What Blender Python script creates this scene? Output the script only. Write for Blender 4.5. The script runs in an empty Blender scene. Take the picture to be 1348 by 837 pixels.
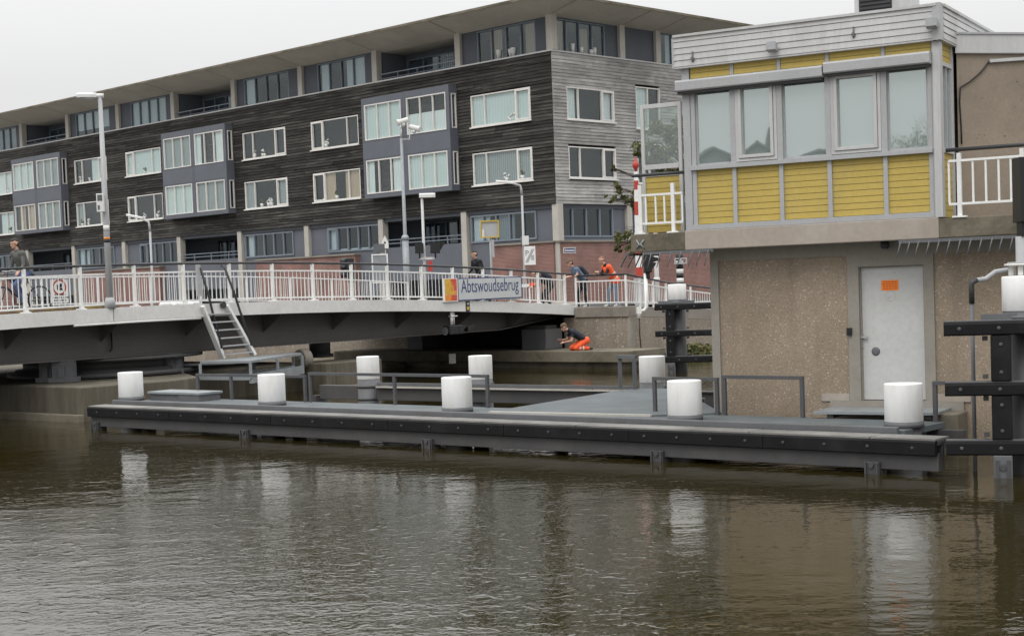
import bpy, bmesh, math, random
from mathutils import Vector, Matrix
random.seed(11)
S = bpy.context.scene
COL = S.collection
PI = math.pi

# ------------------------------------------------------------------ survey of the photograph
FOC, PXC, PYC, PITCH, ROLL, CAMZ = 2000.0, 674.0, 478.0, 0.05, 0.036, 2.75
_F = Vector((0, math.cos(PITCH), -math.sin(PITCH)))
_U0 = Vector((0, math.sin(PITCH), math.cos(PITCH)))
_R = math.cos(ROLL) * Vector((1, 0, 0)) - math.sin(ROLL) * _U0
_U = math.sin(ROLL) * Vector((1, 0, 0)) + math.cos(ROLL) * _U0
EYE = Vector((0, 0, CAMZ))
def ray(x, y): return _F + _R * ((x - PXC) / FOC) - _U * ((y - PYC) / FOC)
def at(x, y, d):
    r = ray(x, y); return EYE + r * (d / r.y)
def atz(x, y, z):
    r = ray(x, y); return EYE + r * ((z - CAMZ) / r.z)

class Fr:
    """vertical plane frame: u along, v out of the face, z up"""
    def __init__(s, o, du, dn):
        s.o = Vector((o[0], o[1])); s.du = Vector(du).normalized(); s.dn = Vector(dn).normalized()
    def P(s, u, v, z):
        q = s.o + s.du * u + s.dn * v; return Vector((q.x, q.y, z))
    def on(s, x, y, v=0.0):
        r = ray(x, y); n = s.dn; o = s.o + n * v
        t = o.dot(n) / (r.x * n.x + r.y * n.y); Q = EYE + r * t
        return (Vector((Q.x, Q.y)) - o).dot(s.du), Q.z
    def ang(s): return math.atan2(s.du.y, s.du.x)
WORLD = Fr((0, 0), (1, 0), (0, 1))

# ------------------------------------------------------------------ mesh builder
class MB:
    def __init__(s): s.v = []; s.f = []; s.m = []; s.s = []; s.shade = []; s.cur = 0.5
    def add(s, vs, fs, mi=0, smooth=False):
        b = len(s.v); s.v += [Vector(p) for p in vs]
        for f in fs:
            s.f.append([b + i for i in f]); s.m.append(mi); s.s.append(smooth); s.shade.append(s.cur)
        return s
    def hexa(s, p, mi=0):
        return s.add(p, [(0, 3, 2, 1), (4, 5, 6, 7), (0, 1, 5, 4), (1, 2, 6, 5), (2, 3, 7, 6), (3, 0, 4, 7)], mi)
    def box(s, u0, u1, v0, v1, z0, z1, mi=0, fr=WORLD):
        if u0 > u1: u0, u1 = u1, u0
        if v0 > v1: v0, v1 = v1, v0
        P = fr.P
        return s.hexa([P(u0, v0, z0), P(u1, v0, z0), P(u1, v1, z0), P(u0, v1, z0), P(u0, v0, z1), P(u1, v0, z1), P(u1, v1, z1), P(u0, v1, z1)], mi)
    def bar(s, p, q, w, h, mi=0, up=(0, 0, 1)):
        p = Vector(p); q = Vector(q); d = (q - p).normalized(); up = Vector(up)
        if abs(d.dot(up)) > 0.98: up = Vector((1, 0, 0))
        a = d.cross(up).normalized() * (w / 2); b = a.cross(d).normalized() * (h / 2)
        return s.hexa([p - a - b, p + a - b, p + a + b, p - a + b, q - a - b, q + a - b, q + a + b, q - a + b], mi)
    def tube(s, pts, r, n=10, mi=0, smooth=True):
        pts = [Vector(p) for p in pts]; k = len(pts)
        rs = r if isinstance(r, (list, tuple)) else [r] * k
        vs = []; prev = None
        for i, p in enumerate(pts):
            d = (pts[min(i + 1, k - 1)] - pts[max(i - 1, 0)]).normalized()
            if prev is None:
                ref = Vector((0, 0, 1)) if abs(d.z) < 0.9 else Vector((1, 0, 0))
                a = d.cross(ref).normalized()
            else:
                a = (prev - d * prev.dot(d)).normalized()
            prev = a; b = d.cross(a)
            vs += [p + (a * math.cos(2 * PI * j / n) + b * math.sin(2 * PI * j / n)) * rs[i] for j in range(n)]
        fs = [(i * n + j, i * n + (j + 1) % n, (i + 1) * n + (j + 1) % n, (i + 1) * n + j) for i in range(k - 1) for j in range(n)]
        s.add(vs, fs, mi, smooth)
        b0 = len(s.v) - k * n
        s.f.append([b0 + j for j in reversed(range(n))]); s.f.append([b0 + (k - 1) * n + j for j in range(n)])
        s.m += [mi, mi]; s.s += [False, False]; s.shade += [s.cur, s.cur]
        return s
    def lathe(s, c, prof, n=28, mi=0, smooth=True, axis=None):
        """prof: list of (r, h) from bottom to top"""
        c = Vector(c); ax = Vector(axis or (0, 0, 1)).normalized()
        ref = Vector((1, 0, 0)) if abs(ax.x) < 0.9 else Vector((0, 1, 0))
        a = ax.cross(ref).normalized(); b = ax.cross(a); k = len(prof); vs = []
        for r, h in prof:
            vs += [c + ax * h + (a * math.cos(2 * PI * j / n) + b * math.sin(2 * PI * j / n)) * max(r, 1e-4) for j in range(n)]
        fs = [(i * n + j, i * n + (j + 1) % n, (i + 1) * n + (j + 1) % n, (i + 1) * n + j) for i in range(k - 1) for j in range(n)]
        s.add(vs, fs, mi, smooth); b0 = len(s.v) - k * n
        s.f.append([b0 + j for j in reversed(range(n))]); s.f.append([b0 + (k - 1) * n + j for j in range(n)])
        s.m += [mi, mi]; s.s += [False, False]; s.shade += [s.cur, s.cur]
        return s
    def ball(s, c, rx, ry=None, rz=None, n=12, mi=0):
        ry = ry or rx; rz = rz or rx; c = Vector(c); vs = []; m = n // 2
        for i in range(m + 1):
            t = PI * i / m
            for j in range(n):
                a = 2 * PI * j / n; st = max(math.sin(t), 1e-3)
                vs.append(c + Vector((rx * st * math.cos(a), ry * st * math.sin(a), rz * math.cos(t))))
        fs = [(i * n + j, (i + 1) * n + j, (i + 1) * n + (j + 1) % n, i * n + (j + 1) % n) for i in range(m) for j in range(n)]
        s.add(vs, fs, mi, True); b0 = len(s.v) - len(vs)
        s.f.append([b0 + j for j in range(n)]); s.f.append([b0 + m * n + j for j in reversed(range(n))])
        s.m += [mi, mi]; s.s += [True, True]; s.shade += [s.cur, s.cur]
        return s
    def prism(s, poly, vec, mi=0):
        n = len(poly); vec = Vector(vec); vs = [Vector(p) for p in poly] + [Vector(p) + vec for p in poly]
        fs = [tuple(reversed(range(n))), tuple(range(n, 2 * n))] + [(i, (i + 1) % n, n + (i + 1) % n, n + i) for i in range(n)]
        return s.add(vs, fs, mi)
    def loft(s, secs, mi=0, closed=True):
        n = len(secs[0]); vs = [p for q in secs for p in q]; fs = []
        for i in range(len(secs) - 1):
            for j in range(n if closed else n - 1):
                fs.append((i * n + j, i * n + (j + 1) % n, (i + 1) * n + (j + 1) % n, (i + 1) * n + j))
        if closed: fs += [tuple(reversed(range(n))), tuple(range((len(secs) - 1) * n, len(secs) * n))]
        return s.add(vs, fs, mi)
    def holes(s, fr, u0, u1, z0, z1, v0, v1, holes, mi=0):
        us = sorted(set([u0, u1] + [h[i] for h in holes for i in (0, 1) if u0 < h[i] < u1]))
        zs = sorted(set([z0, z1] + [h[i] for h in holes for i in (2, 3) if z0 < h[i] < z1]))
        for za, zb in zip(zs, zs[1:]):
            run = None
            for ua, ub in zip(us, us[1:]):
                cu, cz = (ua + ub) / 2, (za + zb) / 2
                inside = any(h[0] < cu < h[1] and h[2] < cz < h[3] for h in holes)
                if not inside: run = (run[0], ub) if run else (ua, ub)
                if inside or ub == us[-1]:
                    if run: s.box(run[0], run[1], v0, v1, za, zb, mi, fr)
                    run = None
        return s

WM = {}
def wm(o):
    while o.parent is not None: o = o.parent
    return WM.get(o.name, Matrix())
ONE_MESH = {'potted_plant', 'crown', 'foliage', 'stem', 'trunk', 'lettering', 'print', 'body', 'hair', 'tmp', 'timber_cladding', 'fascia'}
def split_pieces(mb):
    """pieces of a mesh that stand well apart, so that each becomes an object of its own"""
    n = len(mb.v); par = list(range(n))
    def find(i):
        while par[i] != i: par[i] = par[par[i]]; i = par[i]
        return i
    for f in mb.f:
        a = find(f[0])
        for j in f[1:]: par[find(j)] = a
    isl = {}
    for i in range(n): isl.setdefault(find(i), []).append(i)
    keys = list(isl)
    if len(keys) < 2 or len(keys) > 400: return None
    bx = []
    for k in keys:
        c = [mb.v[i] for i in isl[k]]; bx.append((Vector((min(p.x for p in c), min(p.y for p in c), min(p.z for p in c))), Vector((max(p.x for p in c), max(p.y for p in c), max(p.z for p in c)))))
    g = list(range(len(keys)))
    def fg(i):
        while g[i] != i: g[i] = g[g[i]]; i = g[i]
        return i
    sz = [max(b - a) for a, b in bx]
    for i in range(len(keys)):
        for j in range(i):
            d2 = sum(max(0, bx[i][0][k] - bx[j][1][k], bx[j][0][k] - bx[i][1][k]) ** 2 for k in range(3))
            if d2 ** .5 <= max(.02, .48 * max(sz[i], sz[j])): g[fg(i)] = fg(j)
    gi = {}
    for i, k in enumerate(keys): gi.setdefault(fg(i), []).append(k)
    if len(gi) < 2: return None
    which = {}
    for q, ks in enumerate(gi.values()):
        for k in ks: which[k] = q
    out = [MB() for _ in gi]; maps = [{} for _ in gi]
    for fi, f in enumerate(mb.f):
        q = which[find(f[0])]; o = out[q]; mp = maps[q]; nf = []
        for i in f:
            if i not in mp: mp[i] = len(o.v); o.v.append(mb.v[i])
            nf.append(mp[i])
        o.f.append(nf); o.m.append(mb.m[fi]); o.s.append(mb.s[fi]); o.shade.append(mb.shade[fi])
    return out
def build(mb, name, mats, parent=None, local=False, loc=None, bevel=0, uv=None, recalc=True):
    if parent is not None and name not in ONE_MESH:
        ps = split_pieces(mb)
        if ps:
            obs = [build1(p, name, mats, parent, local, loc, bevel, uv, recalc) for p in ps]; return obs[0]
    return build1(mb, name, mats, parent, local, loc, bevel, uv, recalc)
def build1(mb, name, mats, parent=None, local=False, loc=None, bevel=0, uv=None, recalc=True):
    me = bpy.data.meshes.new(name)
    if parent is not None and not local: inv = wm(parent).inverted(); vs = [inv @ p for p in mb.v]
    elif loc is not None and not local: l = Vector(loc); vs = [p - l for p in mb.v]
    else: vs = mb.v
    me.from_pydata([tuple(p) for p in vs], [], mb.f)
    if not isinstance(mats, (list, tuple)): mats = [mats]
    for m in mats: me.materials.append(m)
    me.polygons.foreach_set('material_index', mb.m); me.polygons.foreach_set('use_smooth', mb.s)
    if any(x != 0.5 for x in mb.shade):
        ca = me.color_attributes.new('shade', 'FLOAT_COLOR', 'CORNER')
        for p in me.polygons:
            c = mb.shade[p.index]
            for li in p.loop_indices: ca.data[li].color = (c, c, c, 1)
    if uv is not None:
        fr = uv; L = me.uv_layers.new(name='UVMap')
        for p in me.polygons:
            for li in p.loop_indices:
                w = mb.v[me.loops[li].vertex_index]; q = Vector((w.x, w.y)) - fr.o
                L.data[li].uv = (q.dot(fr.du) + q.dot(fr.dn), w.z)
    if recalc:
        bm = bmesh.new(); bm.from_mesh(me); bmesh.ops.recalc_face_normals(bm, faces=bm.faces); bm.to_mesh(me); bm.free()
    o = bpy.data.objects.new(name, me); COL.objects.link(o)
    if parent is not None: o.parent = parent
    elif loc is not None: o.location = loc; WM[o.name] = Matrix.Translation(Vector(loc))
    if bevel:
        b = o.modifiers.new('bevel', 'BEVEL'); b.width = bevel; b.segments = 2; b.limit_method = 'ANGLE'; b.angle_limit = 0.6
    return o
def tag(o, label=None, cat=None, group=None, kind=None):
    for k, v in (('label', label), ('category', cat), ('group', group), ('kind', kind)):
        if v: o[k] = v
    return o
def thing(name, label, cat, loc=(0, 0, 0), rotz=0, group=None):
    o = bpy.data.objects.new(name, None); COL.objects.link(o); o.location = loc; o.rotation_euler = (0, 0, rotz)
    o.empty_display_size = 0.2
    WM[o.name] = Matrix.Translation(Vector(loc)) @ Matrix.Rotation(rotz, 4, 'Z')
    return tag(o, label, cat, group)
def dup(root, loc, rotz=0, label=None, group=None):
    r = root.copy(); COL.objects.link(r); r.location = loc; r.rotation_euler = (0, 0, rotz)
    WM[r.name] = Matrix.Translation(Vector(loc)) @ Matrix.Rotation(rotz, 4, 'Z')
    if label: r['label'] = label
    if group: r['group'] = group
    for ch in list(root.children):
        c = ch.copy(); COL.objects.link(c); c.parent = r
        for g in ch.children:
            d = g.copy(); COL.objects.link(d); d.parent = c
    return r

# ------------------------------------------------------------------ materials
def nodes(name):
    m = bpy.data.materials.new(name); m.use_nodes = True; nt = m.node_tree
    b = nt.nodes['Principled BSDF']; return m, nt, b
def N(nt, t, **kw):
    n = nt.nodes.new(t)
    for k, v in kw.items():
        if k in n.inputs.keys(): n.inputs[k].default_value = v
        else: setattr(n, k, v)
    return n
def coords(nt, scale=(1, 1, 1), which='Object'):
    tc = N(nt, 'ShaderNodeTexCoord'); mp = N(nt, 'ShaderNodeMapping'); mp.inputs['Scale'].default_value = scale
    oi = N(nt, 'ShaderNodeObjectInfo'); ml = N(nt, 'ShaderNodeMath', operation='MULTIPLY'); ml.inputs[1].default_value = 37.0
    nt.links.new(oi.outputs['Random'], ml.inputs[0])
    cb = N(nt, 'ShaderNodeCombineXYZ')
    for i in range(3): nt.links.new(ml.outputs[0], cb.inputs[i])
    nt.links.new(tc.outputs[which], mp.inputs['Vector'])
    if which == 'Object': nt.links.new(cb.outputs[0], mp.inputs['Location'])
    return mp.outputs['Vector']
def ramp(nt, src, stops):
    r = N(nt, 'ShaderNodeValToRGB'); e = r.color_ramp.elements
    while len(e) < len(stops): e.new(0.5)
    for i, (p, c) in enumerate(stops):
        e[i].position = p; e[i].color = (*c, 1) if len(c) == 3 else c
    nt.links.new(src, r.inputs[0]); return r.outputs['Color']
def mixc(nt, a, b, fac, mode='MIX'):
    m = N(nt, 'ShaderNodeMix', data_type='RGBA', blend_type=mode)
    for i, x in ((6, a), (7, b)):
        if isinstance(x, (tuple, list)): m.inputs[i].default_value = (*x[:3], 1)
        else: nt.links.new(x, m.inputs[i])
    if isinstance(fac, float): m.inputs[0].default_value = fac
    else: nt.links.new(fac, m.inputs[0])
    return m.outputs[2]
def bumpy(nt, b, src, strength=0.2, dist=0.01):
    bp = N(nt, 'ShaderNodeBump', Strength=strength, Distance=dist)
    nt.links.new(src, bp.inputs['Height']); nt.links.new(bp.outputs[0], b.inputs['Normal'])
def mat(name, col, rough=0.6, var=0.18, scale=3.0, stretch=(1, 1, 1), metal=0.0, spec=0.4, stain=None, stain_amt=0.5, bump=0.0, fine=0.1):
    m, nt, b = nodes(name); v = coords(nt, stretch)
    n1 = N(nt, 'ShaderNodeTexNoise', Scale=scale, Detail=6.0, Roughness=0.65); nt.links.new(v, n1.inputs['Vector'])
    n2 = N(nt, 'ShaderNodeTexNoise', Scale=scale * 14, Detail=3.0); nt.links.new(v, n2.inputs['Vector'])
    lo = tuple(c * (1 - var) for c in col); hi = tuple(min(1, c * (1 + var)) for c in col)
    c1 = ramp(nt, n1.outputs['Fac'], [(0.3, lo), (0.7, hi)])
    f2 = ramp(nt, n2.outputs['Fac'], [(0.3, (1 - fine,) * 3), (0.7, (1, 1, 1))])
    c = mixc(nt, c1, f2, 1.0, 'MULTIPLY')
    if stain:
        n3 = N(nt, 'ShaderNodeTexNoise', Scale=scale * 0.6, Detail=8.0, Roughness=0.7); nt.links.new(v, n3.inputs['Vector'])
        k = ramp(nt, n3.outputs['Fac'], [(0.5, (0, 0, 0)), (0.68, (stain_amt,) * 3)])
        c = mixc(nt, c, stain, k)
    nt.links.new(c, b.inputs['Base Color'])
    b.inputs['Roughness'].default_value = rough; b.inputs['Metallic'].default_value = metal
    b.inputs['Specular IOR Level'].default_value = spec
    if bump: bumpy(nt, b, n2.outputs['Fac'], bump, 0.01)
    return m

def m_cladding(name, dark, light, grey, amt):
    m, nt, b = nodes(name)
    at_ = N(nt, 'ShaderNodeAttribute', attribute_name='shade')
    v = coords(nt, (0.5, 0.5, 6.0)); n1 = N(nt, 'ShaderNodeTexNoise', Scale=2.2, Detail=8.0, Roughness=0.75); nt.links.new(v, n1.inputs['Vector'])
    v2 = coords(nt, (1, 1, 1)); n2 = N(nt, 'ShaderNodeTexNoise', Scale=0.28, Detail=5.0, Roughness=0.6); nt.links.new(v2, n2.inputs['Vector'])
    n4 = N(nt, 'ShaderNodeTexNoise', Scale=0.9, Detail=6.0, Roughness=0.7); nt.links.new(coords(nt, (0.4, 0.4, 9.0)), n4.inputs['Vector'])
    c = mixc(nt, dark, light, at_.outputs['Fac'])
    c = mixc(nt, c, ramp(nt, n1.outputs['Fac'], [(0.3, (0.55,) * 3), (0.72, (1.5,) * 3)]), 1.0, 'MULTIPLY')
    c = mixc(nt, c, ramp(nt, n2.outputs['Fac'], [(0.35, (0.7,) * 3), (0.65, (1.25,) * 3)]), 1.0, 'MULTIPLY')
    c = mixc(nt, c, grey, ramp(nt, n4.outputs['Fac'], [(0.545, (0, 0, 0)), (0.70, (amt,) * 3)]))
    nt.links.new(c, b.inputs['Base Color']); b.inputs['Roughness'].default_value = 0.85; b.inputs['Specular IOR Level'].default_value = 0.2
    bumpy(nt, b, n1.outputs['Fac'], 0.4, 0.02)
    return m

def m_aggregate(name, base, sc=16.0, dirt=True):
    m, nt, b = nodes(name); v = coords(nt)
    vo = N(nt, 'ShaderNodeTexVoronoi', Scale=sc * 2.2); nt.links.new(v, vo.inputs['Vector'])
    bw = N(nt, 'ShaderNodeSeparateColor'); nt.links.new(vo.outputs['Color'], bw.inputs[0])
    peb = ramp(nt, bw.outputs[0], [(0.0, tuple(c * 0.86 for c in base)), (0.3, tuple(c * 0.95 for c in base)), (0.7, tuple(c * 1.06 for c in base)), (0.96, tuple(min(1, c * 1.15) for c in base)), (0.9985, (0.52, 0.49, 0.44))])
    edge = ramp(nt, vo.outputs['Distance'], [(0.35, (1, 1, 1)), (0.75, (0.88, 0.87, 0.86))])
    c = mixc(nt, peb, edge, 1.0, 'MULTIPLY')
    n = N(nt, 'ShaderNodeTexNoise', Scale=0.9, Detail=7.0, Roughness=0.65); nt.links.new(v, n.inputs['Vector'])
    c = mixc(nt, c, ramp(nt, n.outputs['Fac'], [(0.3, (0.78, 0.77, 0.74)), (0.7, (1.12, 1.1, 1.08))]), 1.0, 'MULTIPLY')
    n5 = N(nt, 'ShaderNodeTexNoise', Scale=1.0, Detail=6.0, Roughness=0.6); nt.links.new(coords(nt, (2.2, 2.2, 0.22)), n5.inputs['Vector'])
    c = mixc(nt, c, tuple(x * 0.55 for x in base), ramp(nt, n5.outputs['Fac'], [(0.55, (0, 0, 0)), (0.75, (0.55,) * 3)]))
    nt.links.new(c, b.inputs['Base Color']); b.inputs['Roughness'].default_value = 0.9; b.inputs['Specular IOR Level'].default_value = 0.25
    bumpy(nt, b, vo.outputs['Distance'], 0.5, 0.01)
    return m

def m_brick(name):
    m, nt, b = nodes(name); tc = N(nt, 'ShaderNodeTexCoord')
    br = N(nt, 'ShaderNodeTexBrick', Scale=1.0); nt.links.new(tc.outputs['UV'], br.inputs['Vector'])
    br.inputs['Color1'].default_value = (0.215, 0.085, 0.066, 1); br.inputs['Color2'].default_value = (0.15, 0.062, 0.05, 1)
    br.inputs['Mortar'].default_value = (0.25, 0.21, 0.19, 1); br.inputs['Mortar Size'].default_value = 0.009
    br.inputs['Brick Width'].default_value = 0.225; br.inputs['Row Height'].default_value = 0.068
    n = N(nt, 'ShaderNodeTexNoise', Scale=0.8, Detail=6.0); nt.links.new(coords(nt), n.inputs['Vector'])
    c = mixc(nt, br.outputs['Color'], ramp(nt, n.outputs['Fac'], [(0.3, (0.75,) * 3), (0.7, (1.25,) * 3)]), 1.0, 'MULTIPLY')
    nt.links.new(c, b.inputs['Base Color']); b.inputs['Roughness'].default_value = 0.9
    bumpy(nt, b, br.outputs['Fac'], -0.3, 0.01)
    return m

def m_glass(name, tint=(0.75, 0.8, 0.8), refl=0.06, spec_tint=(0.95, 1, 1), power=1.0, milk=0.0):
    m = bpy.data.materials.new(name); m.use_nodes = True; nt = m.node_tree; nt.nodes.clear()
    out = N(nt, 'ShaderNodeOutputMaterial'); tr = N(nt, 'ShaderNodeBsdfTransparent'); tr.inputs[0].default_value = (*tint, 1)
    gl = N(nt, 'ShaderNodeBsdfGlossy'); gl.inputs[0].default_value = (*spec_tint, 1); gl.inputs['Roughness'].default_value = 0.015
    n = N(nt, 'ShaderNodeTexNoise', Scale=1.3, Detail=1.0); nt.links.new(coords(nt), n.inputs['Vector'])
    bp = N(nt, 'ShaderNodeBump', Strength=0.03, Distance=0.05); nt.links.new(n.outputs['Fac'], bp.inputs['Height']); nt.links.new(bp.outputs[0], gl.inputs['Normal'])
    fr = N(nt, 'ShaderNodeLayerWeight', Blend=0.5); pw = N(nt, 'ShaderNodeMath', operation='POWER'); pw.inputs[1].default_value = 5.0; nt.links.new(fr.outputs['Facing'], pw.inputs[0])
    ad = N(nt, 'ShaderNodeMath', operation='MULTIPLY_ADD'); ad.inputs[1].default_value = power; ad.inputs[2].default_value = refl; ad.use_clamp = True
    nt.links.new(pw.outputs[0], ad.inputs[0]); mx = N(nt, 'ShaderNodeMixShader')
    nt.links.new(ad.outputs[0], mx.inputs[0]); nt.links.new(tr.outputs[0], mx.inputs[1]); nt.links.new(gl.outputs[0], mx.inputs[2]); nt.links.new(mx.outputs[0], out.inputs[0])
    if milk:        # pale diffuse veil mixed in to lift the dark reflections
        df = N(nt, 'ShaderNodeBsdfDiffuse'); df.inputs[0].default_value = (0.42, 0.48, 0.465, 1); m2 = N(nt, 'ShaderNodeMixShader'); m2.inputs[0].default_value = milk
        nt.links.new(mx.outputs[0], m2.inputs[1]); nt.links.new(df.outputs[0], m2.inputs[2]); nt.links.new(m2.outputs[0], out.inputs[0])
    return m

def m_curtain(name, col, pleat=7.0, amt=0.25):
    m, nt, b = nodes(name); tc = N(nt, 'ShaderNodeTexCoord')
    w = N(nt, 'ShaderNodeTexWave', Scale=pleat, Distortion=1.5, Detail=2.0); w.bands_direction = 'X'; nt.links.new(tc.outputs['Object'], w.inputs['Vector'])
    c = ramp(nt, w.outputs['Fac'], [(0, tuple(x * (1 - amt) for x in col)), (1, tuple(min(1, x * (1 + amt)) for x in col))])
    nt.links.new(c, b.inputs['Base Color']); b.inputs['Roughness'].default_value = 0.9
    return m

def m_water(name):
    m, nt, b = nodes(name); tc = N(nt, 'ShaderNodeTexCoord')
    b.inputs['Base Color'].default_value = (0.030, 0.022, 0.010, 1); b.inputs['Roughness'].default_value = 0.02; b.inputs['IOR'].default_value = 1.78
    n0 = N(nt, 'ShaderNodeTexNoise', Scale=0.16, Detail=3.0); nt.links.new(tc.outputs['Object'], n0.inputs['Vector'])
    nt.links.new(ramp(nt, n0.outputs['Fac'], [(0.3, (0.021, 0.0165, 0.0045)), (0.7, (0.028, 0.022, 0.0065))]), b.inputs['Base Color'])
    def wav(sx, sy, rot, sc, det, dis=0.0):
        mp = N(nt, 'ShaderNodeMapping'); mp.inputs['Scale'].default_value = (sx, sy, 1); mp.inputs['Rotation'].default_value = (0, 0, rot)
        nt.links.new(tc.outputs['Object'], mp.inputs['Vector'])
        n = N(nt, 'ShaderNodeTexNoise', Scale=sc, Detail=det, Roughness=0.55, Distortion=dis); nt.links.new(mp.outputs[0], n.inputs['Vector']); return n.outputs['Fac']
    a = wav(0.8, 1.5, 0.25, 0.9, 1.5, 0.3); c = wav(1.0, 1.1, -0.15, 8.5, 2.5, 0.4); d = wav(1, 1.0, 0.1, 24.0, 2.0); c0 = wav(1.0, 1.6, 0.2, 2.6, 2.0, 0.2)
    def M(op, x, y):
        q = N(nt, 'ShaderNodeMath', operation=op)
        for i, z in enumerate((x, y)):
            if isinstance(z, float): q.inputs[i].default_value = z
            else: nt.links.new(z, q.inputs[i])
        return q.outputs[0]
    def rng(x, lo, hi):
        q = N(nt, 'ShaderNodeMapRange'); q.interpolation_type = 'SMOOTHSTEP'; q.inputs['From Min'].default_value = lo; q.inputs['From Max'].default_value = hi; nt.links.new(x, q.inputs['Value']); return q.outputs['Result']
    fl = rng(wav(0.7, 1.3, 0.15, 1.6, 4.0, 0.5), 0.5, 0.72)
    # wind ruffles the open water nearer the middle of the canal; the jetty and the house leave a lee of calmer water
    sp = N(nt, 'ShaderNodeSeparateXYZ'); nt.links.new(tc.outputs['Object'], sp.inputs[0])
    pn = wav(0.5, 1.0, 0.1, 0.55, 3.0); wob = M('MULTIPLY', M('SUBTRACT', pn, 0.5), 7.0)
    yy = M('ADD', sp.outputs['Y'], wob); xx = M('ADD', M('ADD', sp.outputs['X'], M('MULTIPLY', sp.outputs['Y'], -0.04)), wob)
    wp = M('MULTIPLY', rng(yy, 22.5, 18.0), rng(xx, 2.2, -1.2)); wp = M('ADD', M('MULTIPLY', wp, 0.76), 0.24)
    c0 = wav(1.0, 1.2, 0.2, 4.2, 2.0, 0.3); fk = rng(wav(1.0, 0.8, 0.3, 6.0, 1.0, 0.5), 0.60, 0.74)
    h = M('ADD', M('ADD', M('MULTIPLY', a, 0.011), M('MULTIPLY', c0, 0.0046)), M('MULTIPLY', wp, M('ADD', M('ADD', M('MULTIPLY', c, 0.0052), M('MULTIPLY', fk, 0.0042)), M('MULTIPLY', d, 0.0017))))
    bp = N(nt, 'ShaderNodeBump', Strength=1.0, Distance=1.0); nt.links.new(h, bp.inputs['Height']); nt.links.new(bp.outputs[0], b.inputs['Normal'])
    return m

M = {}
M['wood_dark'] = m_cladding('weathered dark timber', (0.019, 0.018, 0.0165), (0.066, 0.062, 0.057), (0.19, 0.178, 0.16), 0.6)
M['wood_grey'] = m_cladding('silvered grey timber', (0.245, 0.24, 0.23), (0.39, 0.38, 0.365), (0.50, 0.49, 0.465), 0.4)
M['white_frame'] = mat('white window paint', (0.70, 0.68, 0.65), 0.5, 0.06, 2)
M['white_metal'] = mat('white painted steel', (0.74, 0.74, 0.72), 0.45, 0.06, 1.5, stain=(0.4, 0.36, 0.3), stain_amt=0.25)
M['white_fascia'] = mat('white bridge edge paint', (0.62, 0.615, 0.595), 0.5, 0.06, 0.8, stain=(0.38, 0.36, 0.32), stain_amt=0.3)
M['bollard_white'] = mat('white bollard plastic', (0.76, 0.76, 0.75), 0.65, 0.05, 2.6, stretch=(3, 3, 0.7), stain=(0.5, 0.47, 0.41), stain_amt=0.3, fine=0.06)
M['bay_grey'] = mat('blue grey facade panel', (0.11, 0.12, 0.142), 0.55, 0.08, 0.8)
M['frame_grey'] = mat('blue grey window frame', (0.17, 0.20, 0.235), 0.5, 0.06, 1)
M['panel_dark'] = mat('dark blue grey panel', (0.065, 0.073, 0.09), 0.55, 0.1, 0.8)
M['conc_soffit'] = mat('grey brown concrete soffit', (0.40, 0.385, 0.345), 0.85, 0.10, 0.5, stain=(0.27, 0.255, 0.22), stain_amt=0.45)
M['conc_col'] = mat('pale concrete column', (0.42, 0.40, 0.36), 0.85, 0.1, 1.2)
M['conc'] = mat('weathered concrete', (0.24, 0.215, 0.185), 0.9, 0.16, 0.9, stain=(0.10, 0.09, 0.07), stain_amt=0.55, bump=0.25)
M['conc_slab'] = mat('tan concrete slab', (0.34, 0.295, 0.25), 0.9, 0.1, 1.0, stain=(0.44, 0.415, 0.38), stain_amt=0.45, bump=0.2)
M['conc_moss'] = mat('moss stained concrete', (0.16, 0.14, 0.105), 0.9, 0.25, 1.4, stain=(0.045, 0.042, 0.02), stain_amt=0.85, bump=0.4)
M['conc_smooth'] = mat('smooth grey brown concrete', (0.27, 0.25, 0.215), 0.85, 0.1, 1.1, stain=(0.13, 0.12, 0.1), stain_amt=0.35)
M['aggr'] = m_aggregate('pebble aggregate concrete', (0.30, 0.247, 0.19), 27.0)
M['aggr_quay'] = m_aggregate('quay aggregate concrete', (0.26, 0.225, 0.185), 12)
M['door_paint'] = mat('grey white door paint', (0.51, 0.51, 0.50), 0.45, 0.05, 0.9, stain=(0.36, 0.35, 0.32), stain_amt=0.3)
M['conc_pier'] = mat('drip stained pier concrete', (0.11, 0.097, 0.073), 0.9, 0.35, 1.6, stretch=(1.6, 1.6, 0.25), stain=(0.05, 0.045, 0.022), stain_amt=0.9, bump=0.4)
M['tan_render'] = mat('tan rough concrete', (0.255, 0.212, 0.165), 0.95, 0.12, 1.3, stain=(0.16, 0.13, 0.10), stain_amt=0.35, bump=0.35)
M['brick'] = m_brick('red brown brick')
M['metal'] = mat('light grey aluminium', (0.36, 0.365, 0.37), 0.45, 0.06, 1.6, stain=(0.3, 0.295, 0.28), stain_amt=0.35, spec=0.5)
M['metal_lt'] = mat('pale grey aluminium', (0.47, 0.47, 0.465), 0.4, 0.08, 1.6, stretch=(1, 1, 0.2), stain=(0.30, 0.29, 0.27), stain_amt=0.6)
M['metal_dk'] = mat('mid grey shutter box', (0.36, 0.365, 0.375), 0.45, 0.05, 1.2)
M['seam'] = mat('dark seam', (0.23, 0.18, 0.06), 0.8, 0.05)
M['seam_grey'] = mat('grey slat joint', (0.13, 0.13, 0.13), 0.8, 0.05)
M['yellow'] = mat('ochre yellow boards', (0.455, 0.338, 0.082), 0.55, 0.07, 1.4, stain=(0.36, 0.30, 0.13), stain_amt=0.3)
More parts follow.
